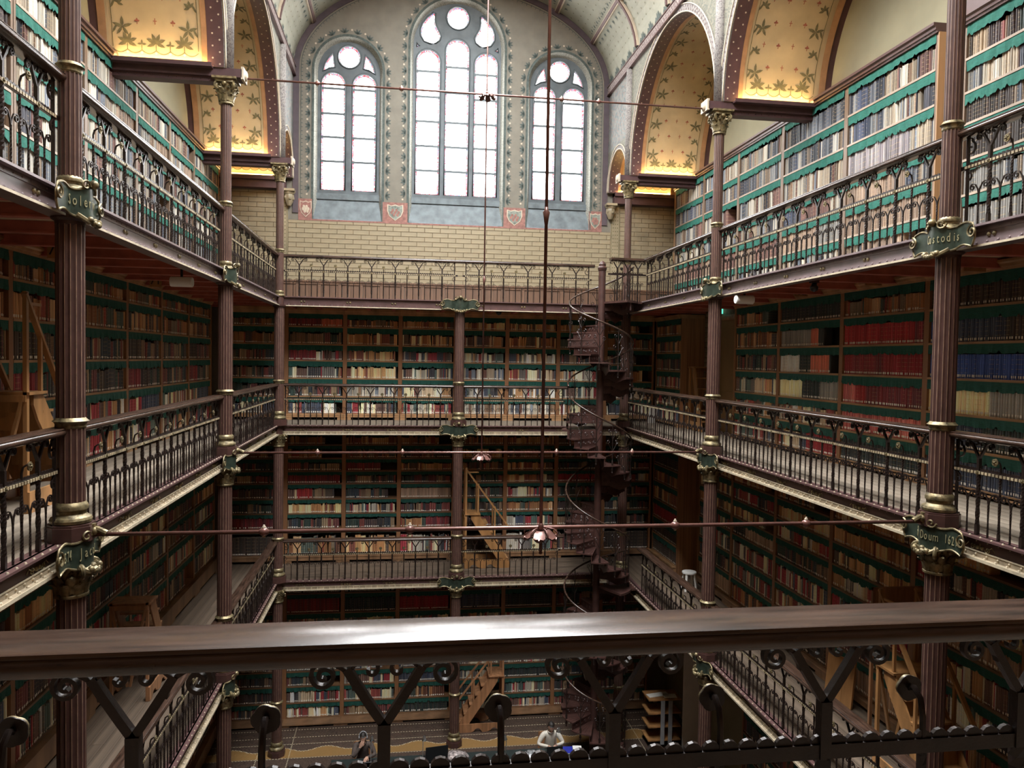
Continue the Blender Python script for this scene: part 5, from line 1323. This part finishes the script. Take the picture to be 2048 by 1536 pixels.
# ------------------------------------------------------------------ right and left wall patches, door, signs
structure(MB().box(6.235, 6.25, 16.2, 18.6, F2, 10.95).obj('trim_11', m_mortar))
brick_patch(wall_r, 17.55, 18.55, F2+.02, 10.94, lambda u, z: ((6.234, u, z), -PI/2), None, 120)
brick_patch(wall_l, 19.5, 20.45, F2+.02, 10.94, lambda u, z: ((-6.249, u, z), PI/2), None, 120)
brick_patch(wall_l, 19.9, 20.45, F1+.02, 7.7, lambda u, z: ((-6.249, u, z), PI/2), None, 120)
dr = structure(put('door_1', None, None, (6.22, 16.95, F2)))
blk('door_leaf', m_panel, dr, -.03, .01, -.52, .52, .02, 2.66); blk('door_frame', m_lad, dr, -.05, .02, -.62, -.52, 0, 2.75); blk('door_frame', m_oakd, dr, -.05, .02, .52, .60, 0, 2.75); blk('door_frame', m_oakd, dr, -.05, .02, -.62, .60, 2.66, 2.78)
blk('lower_panel', m_panel, dr, -.045, -.03, -.5, .5, .04, .98); put('door_handle', MB().lathe([(.01,0),(.03,.02),(.02,.05)], 10).mesh('door_handle', m_gold, smooth=True), dr, (-.05, .42, 1.05), (0, -PI/2, 0))
ex = thing('exit_sign', 'small illuminated green exit sign above the door, right middle gallery', 'sign', (6.1, 17.45, 10.83), 0)
MB().box(-.14, .14, -.02, .02, 0, .17).obj('sign_body', m_exit, ex)
m_exw = emit('exit_pictogram', (.8,.95,.9), 1.2)
MB().extrude([(-.10,.03),(-.05,.03),(-.05,.10),(.03,.03),(.09,.03),(.09,.14),(.05,.14),(.05,.07),(-.04,.14),(-.10,.14)], lambda u, v, d: (u, -d, v), .021, .026).obj('pictogram', m_exw, ex, fix=True)
def numsign(txt, x, y, z, label, w=.30, h=.20):
    t = thing('number_sign', label, 'sign', (x, y, z)); MB().box(-w/2, w/2, -.01, .01, -h/2, h/2).obj('board', m_lad, t); MB().box(-w/2, -w/2+.03, .01, .12, -.02, .02).obj('bracket', m_oakd, t)
    o = put('numerals', text_mesh(txt, m_ink, .19), t, (0, -.013, .0), (PI/2, 0, 0))
numsign('64', 5.62, 8.56, 10.94, 'small oak sign reading 64 beside the near right column, under the upper gallery')
numsign('63', 5.62, 10.6, 10.94, 'small oak sign reading 63 above the red books, under the right upper gallery', .26, .17)
numsign('62', 5.62, 12.7, 10.94, 'small oak sign under the right upper gallery, third from the camera', .24, .16)
numsign('72', -5.70, 10.45, 10.95, 'small oak sign under the left upper gallery, nearest to the camera', .2, .2)
numsign('71', -5.70, 14.4, 10.95, 'small oak sign under the left upper gallery, far from the camera', .2, .2)
for sx_, y, sd in ((-4.62, 12.05, 'left'), (4.40, 12.35, 'right')):
    t = thing('loudspeaker', 'white cylindrical loudspeaker under the %s upper gallery' % sd, 'loudspeaker', (sx_, y, 10.74))
    q = MB(); q.lathe([(.0,-.16),(.066,-.16),(.075,-.15),(.075,.15),(.066,.16),(.0,.16)], 20); q.obj('body', m_white, t, smooth=40, rot=(0, PI/2, 0)); MB().box(-.015, .015, -.015, .015, .07, .2).obj('bracket', m_black, t)
t = thing('dome_camera', 'small black security camera under the upper far gallery', 'camera', (1.02, 18.95, 10.84))
MB().lathe([(.0,-.09),(.05,-.07),(.07,-.03),(.075,.02)], 14).obj('dome', m_black, t, smooth=True); MB().box(-.13, .05, -.05, .05, 0, .03).obj('mount', m_black, t)
t = thing('dome_camera', 'small dark security camera hanging below the right upper gallery girder', 'camera', (4.5, 10.3, 10.80))
MB().lathe([(.0,-.10),(.05,-.08),(.06,-.03),(.04,.0),(.03,.05)], 14).obj('dome', m_black, t, smooth=True); MB().box(-.05, .05, -.05, .05, .03, .07).obj('mount', m_iron, t)
# white stool, cart, panel, box
t = thing('step_stool', 'white plastic stool on the right lower gallery', 'stool', (5.48, 17.27, F1))
MB().lathe([(.0,.40),(.15,.40),(.17,.41),(.17,.44),(.16,.45),(.0,.45)], 24).obj('seat', m_white, t, smooth=40)
for k in range(4): a = PI/4+k*PI/2; MB().bar((.13*math.cos(a), .13*math.sin(a), .42), (.19*math.cos(a), .19*math.sin(a), 0), .05, .03).obj('leg', m_white, t)
t = thing('book_trolley', 'wheeled trolley of wooden shelves with papers on top, ground floor right', 'trolley', (5.25, 18.35, 0))
for k, z in enumerate((.18, .52, .86, 1.20)): MB().box(-.42, .42, -.28, .28, z, z+.03).obj('shelf', m_lad, t)
for e in (-.06, .14): MB().box(e-.05, e+.05, -.30, -.28, .1, 1.2).obj('upright', m_grey, t); MB().box(e-.05, e+.05, .28, .30, .1, 1.2).obj('upright', m_grey, t)
for a in (-.36, .36):
    for b2 in (-.24, .24): MB().lathe([(.045,-.02),(.045,.02)], 10).obj('castor', m_black, t, loc=(a, b2, .05), rot=(PI/2,0,0))
for i, (x, y, w, h) in enumerate(((-.1, .0, .28, .2), (.18, -.1, .16, .22))):
    o = MB().box(-w, w, -h/2, h/2, 0, .012).obj('paper_sheet', m_paper, None, loc=(5.25+x, 18.35+y, 1.231), rot=(0,0,.2-.3*i)); tag(o, 'white sheet of paper on the wheeled trolley, %s' % ('larger' if i == 0 else 'smaller'), 'paper')
o = MB().box(-.2, .2, -.03, .03, 0, 2.6).obj('display_screen', m_white, None, loc=(5.85, 17.9, 0)); tag(o, 'tall white panel standing beside the trolley on the ground floor', 'panel')
o = MB().box(-.12, .12, -.02, .02, 0, .42).obj('white_folder', m_white, None, loc=(5.35, 19.9, F2), rot=(.2,0,.3)); tag(o, 'white folder leaning on the corner bookcase, right middle gallery', 'folder')
o = MB().box(-.25, .25, -.02, .02, 0, .75).box(-.12, .06, -.026, -.02, .05, .32).obj('cardboard_panel', m_lad, None, loc=(5.62, 11.2, F1), rot=(-.12,0,-1.2)); tag(o, 'brown board leaning against the shelves, right lower gallery', 'board')
# ------------------------------------------------------------------ reading table and what lies on it
t = thing('reading_table', 'long dark reading table on the ground floor', 'table', (0, 16.2, 0))
MB().box(-2.8, 2.8, -.8, .78, .71, .75).obj('table_top', m_table, t)
for x in (-2.6, 0, 2.6):
    for y in (-.7, .68): MB().box(x-.04, x+.04, y-.04, y+.04, 0, .71).obj('leg', m_oakd, t)
def lamp(x, y, h, label, flip=1, bend=.12):
    t = thing('desk_lamp', label, 'lamp', (x, y, .75)); MB().lathe([(.08,0),(.08,.015),(.02,.03),(.008,.05)], 16).obj('base', m_chrome, t, smooth=40)
    MB().tube([(0,0,.03), (0,0,h-.05), (flip*bend*.5,0,h), (flip*bend,0,h-.02)], .008, 6).obj('stem', m_chrome, t, smooth=True)
    MB().lathe([(.022,.05),(.03,.03),(.055,-.05),(.05,-.05),(.026,.028)], 14, caps=False).obj('shade', m_chrome, t, smooth=True, loc=(flip*bend,0,h-.03))
lamp(-1.93, 16.72, .60, 'silver desk lamp in front of the man in brown', 1, .02)
lamp(-.80, 16.70, .55, 'silver desk lamp beside the black laptop', 1, .03)
lamp(1.02, 16.45, .60, 'silver desk lamp in the middle of the table', -1, .03)
lamp(2.18, 16.62, .62, 'silver desk lamp in front of the person in white', 1, .06)
def laptop(x, y, rz, label, w=.36, d=.25, tilt=.25):
    t = thing('laptop', label, 'laptop', (x, y, .75), rz); MB().box(-w/2, w/2, -d/2, d/2, 0, .018).obj('keyboard_base', m_black, t)
    q = MB().box(-w/2, w/2, -.006, .006, 0, d*1.05); q.obj('lid', m_black, t, loc=(0, -d/2, .018), rot=(tilt,0,0)); 
    MB().box(-w/2+.015, w/2-.015, .0061, .0075, .015, d).obj('screen', m_scr, t, loc=(0, -d/2, .018), rot=(tilt,0,0))
laptop(-.53, 16.78, .15, 'large black laptop standing open, seen from behind', .50, .36, .12)
laptop(2.13, 16.68, 0, 'black laptop in front of the person in white')
laptop(-1.98, 16.78, 0, 'slim laptop in front of the man in brown', .3, .2, .9)
def slab(name, x, y, rz, w, d, h, m, label, cat):
    q = MB().box(-w/2, w/2, -d/2, d/2, 0, h); q.mi = 1; q.box(-w/2+.006, w/2-.004, -d/2-.001, d/2+.001, .004, h-.004); tag(q.obj(name, [m, m_paper], None, loc=(x, y, .751), rot=(0,0,rz)), label, cat)
slab('folder', 2.50, 16.80, -.1, .22, .30, .02, m_blue, 'dark blue folder beside the laptop', 'folder')
slab('notebook', 2.72, 16.82, -.15, .20, .27, .025, m_white, 'white notebook beside the blue folder', 'notebook')
slab('paper_pad', 1.45, 16.40, .3, .3, .22, .02, m_grey, 'grey pad in the middle of the table', 'pad')
slab('card_box', -.9, 16.55, 0, .14, .1, .14, m_white, 'small white box beside a desk lamp', 'box')
slab('red_case', -1.68, 16.55, .2, .14, .07, .04, mat('red_case', (.45,.05,.04), .5), 'small red case by the man in brown', 'case')
def bag(x, y, s, m, label, seed):
    q = MB(); rng = random.Random(seed); q.ball((0,0,.06), s, 14, 9, (1.3,.9,.5)); q.v = [(a+rng.uniform(-.025,.025), b+rng.uniform(-.025,.025), max(0, c+rng.uniform(-.02,.02))) for a, b, c in q.v]
    tag(q.obj('plastic_bag', m, None, loc=(x, y, .751), smooth=30), label, 'bag')
bag(-.05, 16.72, .20, mat('crumpled_bag', (.45,.38,.36), .35, noise=14, amt=.6), 'crumpled plastic bag on the table behind the laptop', 3)
bag(1.62, 16.55, .20, mat('clear_bag', (.30,.30,.30), .2, noise=14, amt=.6), 'clear plastic bag beside the person in white', 4)
t = thing('headphones', 'pair of headphones lying on the table', 'headphones', (1.55, 16.30, .77)); MB().tube([(.09*math.cos(a), .09*math.sin(a), .0) for a in [PI*i/12 for i in range(13)]], .01, 6).obj('headband', m_grey, t, smooth=True)
for e in (-1, 1): MB().ball((e*.09, 0, .01), .03, 8, 5).obj('ear_pad', m_black, t, smooth=True)
# ------------------------------------------------------------------ people
def skin_body(joints, bones, radii):
    me = bpy.data.meshes.new('body'); names = list(joints); ix = {n: i for i, n in enumerate(names)}
    me.from_pydata([joints[n] for n in names], [(ix[a], ix[b]) for a, b in bones], [])
    o = bpy.data.objects.new('body_t', me); COL.objects.link(o)
    sm = o.modifiers.new('s', 'SKIN'); sm.use_smooth_shade = True; sm.branch_smoothing = .6
    if not me.skin_vertices: me.attributes.new('x', 'FLOAT', 'POINT')
    sv = me.skin_vertices[0].data
    for n in names:
        r = radii[n]; sv[ix[n]].radius = r if isinstance(r, tuple) else (r, r); sv[ix[n]].use_root = (n == 'pelvis')
    ss = o.modifiers.new('b', 'SUBSURF'); ss.levels = 2; ss.render_levels = 2
    dg = bpy.context.evaluated_depsgraph_get(); out = bpy.data.meshes.new_from_object(o.evaluated_get(dg)); bpy.data.objects.remove(o)
    return out
def head_mesh(q, c, tilt, turn, hair):
    """head added to q (skin) with features, returns hair builder; faces -y"""
    Rm = Matrix.Rotation(turn, 3, 'Z') @ Matrix.Rotation(tilt, 3, 'X'); c = Vector(c)
    def P(x, y, z): v = Rm @ Vector((x, y, z)); return (c.x+v.x, c.y+v.y, c.z+v.z)
    n, k = 20, 14; vs = []
    for i in range(k+1):
        a = -PI/2+PI*i/k
        for j in range(n):
            b = 2*PI*j/n; x = .074*math.cos(a)*math.cos(b); y = .094*math.cos(a)*math.sin(b); z = .115*math.sin(a)
            if z < 0: x *= 1-.25*(z/-.115)**1.5; y = y*(1-.12*(z/-.115)) - (.012*(z/-.115) if y < 0 else 0)
            vs.append(P(x, y, z))
    q.add(vs, [(i*n+j, i*n+(j+1) % n, (i+1)*n+(j+1) % n, (i+1)*n+j) for i in range(k) for j in range(n)])
    def blob(x, y, z, r, sc): 
        m_ = MB(); m_.ball((0,0,0), r, 8, 6, sc); q.add([P(x+v[0], y+v[1], z+v[2]) for v in m_.v], m_.f)
    blob(0, -.100, -.012, .018, (.7,1,1.4)); blob(0, -.095, .018, .012, (.7,.8,2)); blob(0, -.088, -.048, .02, (1.2,.5,.35)); blob(0, -.086, -.058, .02, (1,.5,.4)); blob(0, -.082, -.092, .026, (1,.7,.7))
    for e in (-1, 1): blob(e*.075, .01, -.005, .026, (.35,.7,1.1)); blob(e*.03, -.086, .016, .015, (1.1,.5,.6))
    h = MB(); vs = []
    for i in range(9):
        a = -.35+(PI/2+.35)*i/8
        for j in range(n):
            b = 2*PI*j/n; front = max(0, -math.sin(b)); lim = a if not (front > .25 and a < .62) else .62+.0*a
            vs.append(P(.083*math.cos(lim)*math.cos(b)*hair, (.104*math.cos(lim)*math.sin(b)+.006)*hair, .128*math.sin(lim)*(1 if hair < 1.05 else 1.04)))
    h.add(vs, [(i*n+j, i*n+(j+1) % n, (i+1)*n+(j+1) % n, (i+1)*n+j) for i in range(8) for j in range(n)])
    ey = MB()
    for e in (-1, 1):
        m_ = MB(); m_.ball((e*.03, -.093, .016), .007, 6, 5); ey.add([P(*v) for v in m_.v], m_.f); ey.add([P(e*.03-.018, -.094, .034), P(e*.03+.018, -.094, .034), P(e*.03+.016, -.095, .040), P(e*.03-.016, -.095, .040)], [(0,1,2,3)])
    return h, ey
def hand(q, wrist, palm_dir, up, side):
    """palm with four bent fingers and a thumb; directions are unit vectors"""
    d = Vector(palm_dir).normalized(); u = Vector(up).normalized(); s = d.cross(u).normalized()*side; w = Vector(wrist)
    vs = []
    for t_, ww, hh in ((-.01, .024, .022), (.03, .036, .017), (.07, .041, .014), (.088, .038, .011)):
        for a, b in ((-1,-1),(1,-1),(1,1),(-1,1)): vs.append(w+d*t_+s*(a*ww)+u*(b*hh))
    q.add(vs, [(i*4+j, i*4+(j+1) % 4, i*4+4+(j+1) % 4, i*4+4+j) for i in range(3) for j in range(4)]+[(3,2,1,0),(12,13,14,15)])
    for k, L in enumerate((.068, .078, .073, .058)):
        b0 = w+d*.085+s*(-.030+.020*k); q.tube([b0, b0+d*L*.45-u*.008, b0+d*L*.78-u*.030, b0+d*L*.92-u*.052], [.0095, .009, .0085, .006], 6)
    b0 = w+d*.02-s*.034; q.tube([b0, b0+d*.03-s*.022-u*.008, b0+d*.062-s*.026-u*.02], [.0115, .0105, .007], 6)
def person(label, loc, J, Rr, cloth, hair, tilt, turn, hands, rz=0, extra=None):
    t = thing('person', label, 'person', loc, rz)
    bones = [('pelvis','waist'),('waist','chest'),('chest','collar'),('collar','neck'),('neck','headbase'),('collar','shL'),('shL','elL'),('elL','wrL'),('collar','shR'),('shR','elR'),('elR','wrR'),('pelvis','hipL'),('hipL','knL'),('knL','anL'),('anL','toL'),('pelvis','hipR'),('hipR','knR'),('knR','anR'),('anR','toR')]
    me = skin_body(J, bones, Rr); q = MB()
    q.v = [tuple(v.co) for v in me.vertices]; q.f = [tuple(p.vertices) for p in me.polygons]; q.m = []
    nk = Vector(J['neck'])
    for p in me.polygons:
        c = p.center; m = 0
        if c.z > nk.z-.012 and (Vector((c.x, c.y, 0))-Vector((nk.x, nk.y, 0))).length < .14: m = 1
        for w, e in (('wrL', 'elL'), ('wrR', 'elR')):
            if (c-Vector(J[w])).length < .035: m = 1
        if c.z < .42: m = 2
        q.m.append(m)
    q.mi = 1; hd = J['headbase']; hc = (hd[0], hd[1]-.01, hd[2]+.085)
    h, ey = head_mesh(q, hc, tilt, turn, hair)
    for w, d, u, s in hands: hand(q, J[w], d, u, s)
    q.obj('body', [cloth, m_skin, m_black], t, smooth=55)
    h.obj('hair', m_hair, t, smooth=True); ey.obj('eyes', m_black, t)
    # ribbed hem at the neck
    MB().tube([(nk.x+.066*math.cos(a), nk.y+.072*math.sin(a), nk.z-.008-.012*math.sin(a)*-1) for a in [2*PI*i/18 for i in range(18)]], .012, 6, closed=True).obj('collar', cloth, t, smooth=True)
    return t, hc
LEG = dict(hipL=(.10,-.03,.50), knL=(.13,-.44,.50), anL=(.13,-.42,.09), toL=(.13,-.58,.05), hipR=(-.10,-.03,.50), knR=(-.13,-.44,.50), anR=(-.13,-.42,.09), toR=(-.13,-.58,.05))
RAD = dict(pelvis=(.16,.13), waist=(.15,.11), chest=(.175,.125), collar=(.10,.085), neck=.052, headbase=.05, shL=.075, elL=.05, wrL=.032, shR=.075, elR=.05, wrR=.032, hipL=.10, knL=.065, anL=.045, toL=.04, hipR=.10, knR=.065, anR=.045, toR=.04)
JB = dict(pelvis=(0,0,.52), waist=(0,-.03,.68), chest=(0,-.07,.86), collar=(0,-.10,1.00), neck=(0,-.13,1.06), headbase=(0,-.155,1.09), shL=(.17,-.10,.97), elL=(.30,-.16,.77), wrL=(.09,-.36,.82), shR=(-.17,-.10,.97), elR=(-.30,-.16,.77), wrR=(-.08,-.37,.81), **LEG)
person('person in a white knit sweater looking down at a laptop', (2.16, 17.28, 0), JB, RAD, m_sweatw, 1.04, .55, .1, [('wrL', (-.75,-.55,-.25), (0,.2,1), 1), ('wrR', (.75,-.55,-.25), (0,.2,1), -1)])
JA = dict(pelvis=(0,0,.52), waist=(0,-.03,.68), chest=(0,-.08,.85), collar=(0,-.11,.98), neck=(0,-.14,1.035), headbase=(.0,-.165,1.065), shL=(.17,-.10,.95), elL=(.27,-.22,.77), wrL=(.10,-.40,.80), shR=(-.17,-.11,.95), elR=(-.20,-.33,.79), wrR=(-.055,-.29,1.00), **LEG)
ta, hc = person('man in a brown sweater and headphones resting his chin on one hand', (-2.12, 17.30, 0), JA, RAD, m_sweatd, 1.0, .42, -.1, [('wrL', (-.4,-.9,-.15), (0,.2,1), 1), ('wrR', (.45,.05,.85), (.2,-1,.2), -1)])
q = MB(); q.tube([(hc[0]+.088*math.cos(a), hc[1]+.02, hc[2]+.005+.125*math.sin(a)) for a in [PI*i/14 for i in range(15)]], .010, 6)
for e in (-1, 1): q.ball((hc[0]+e*.085, hc[1]+.015, hc[2]-.01), .034, 8, 6, (.5,1,1.2))
q.obj('headphones', m_grey, ta, smooth=True)
for x, lab in ((2.16, 'dark wooden chair under the person in white'), (-2.12, 'dark wooden chair under the man in brown')):
    t = thing('chair', lab, 'chair', (x, 17.34, 0)); MB().box(-.22, .22, -.24, .22, .37, .41).obj('seat', m_oakd, t); MB().box(-.21, .21, .19, .22, .55, .86).obj('backrest', m_oakd, t)
    for a in (-.2, .2):
        MB().box(a-.02, a+.02, -.22, -.18, 0, .38).obj('leg', m_oakd, t); MB().box(a-.02, a+.02, .18, .22, 0, .86).obj('leg', m_oakd, t)
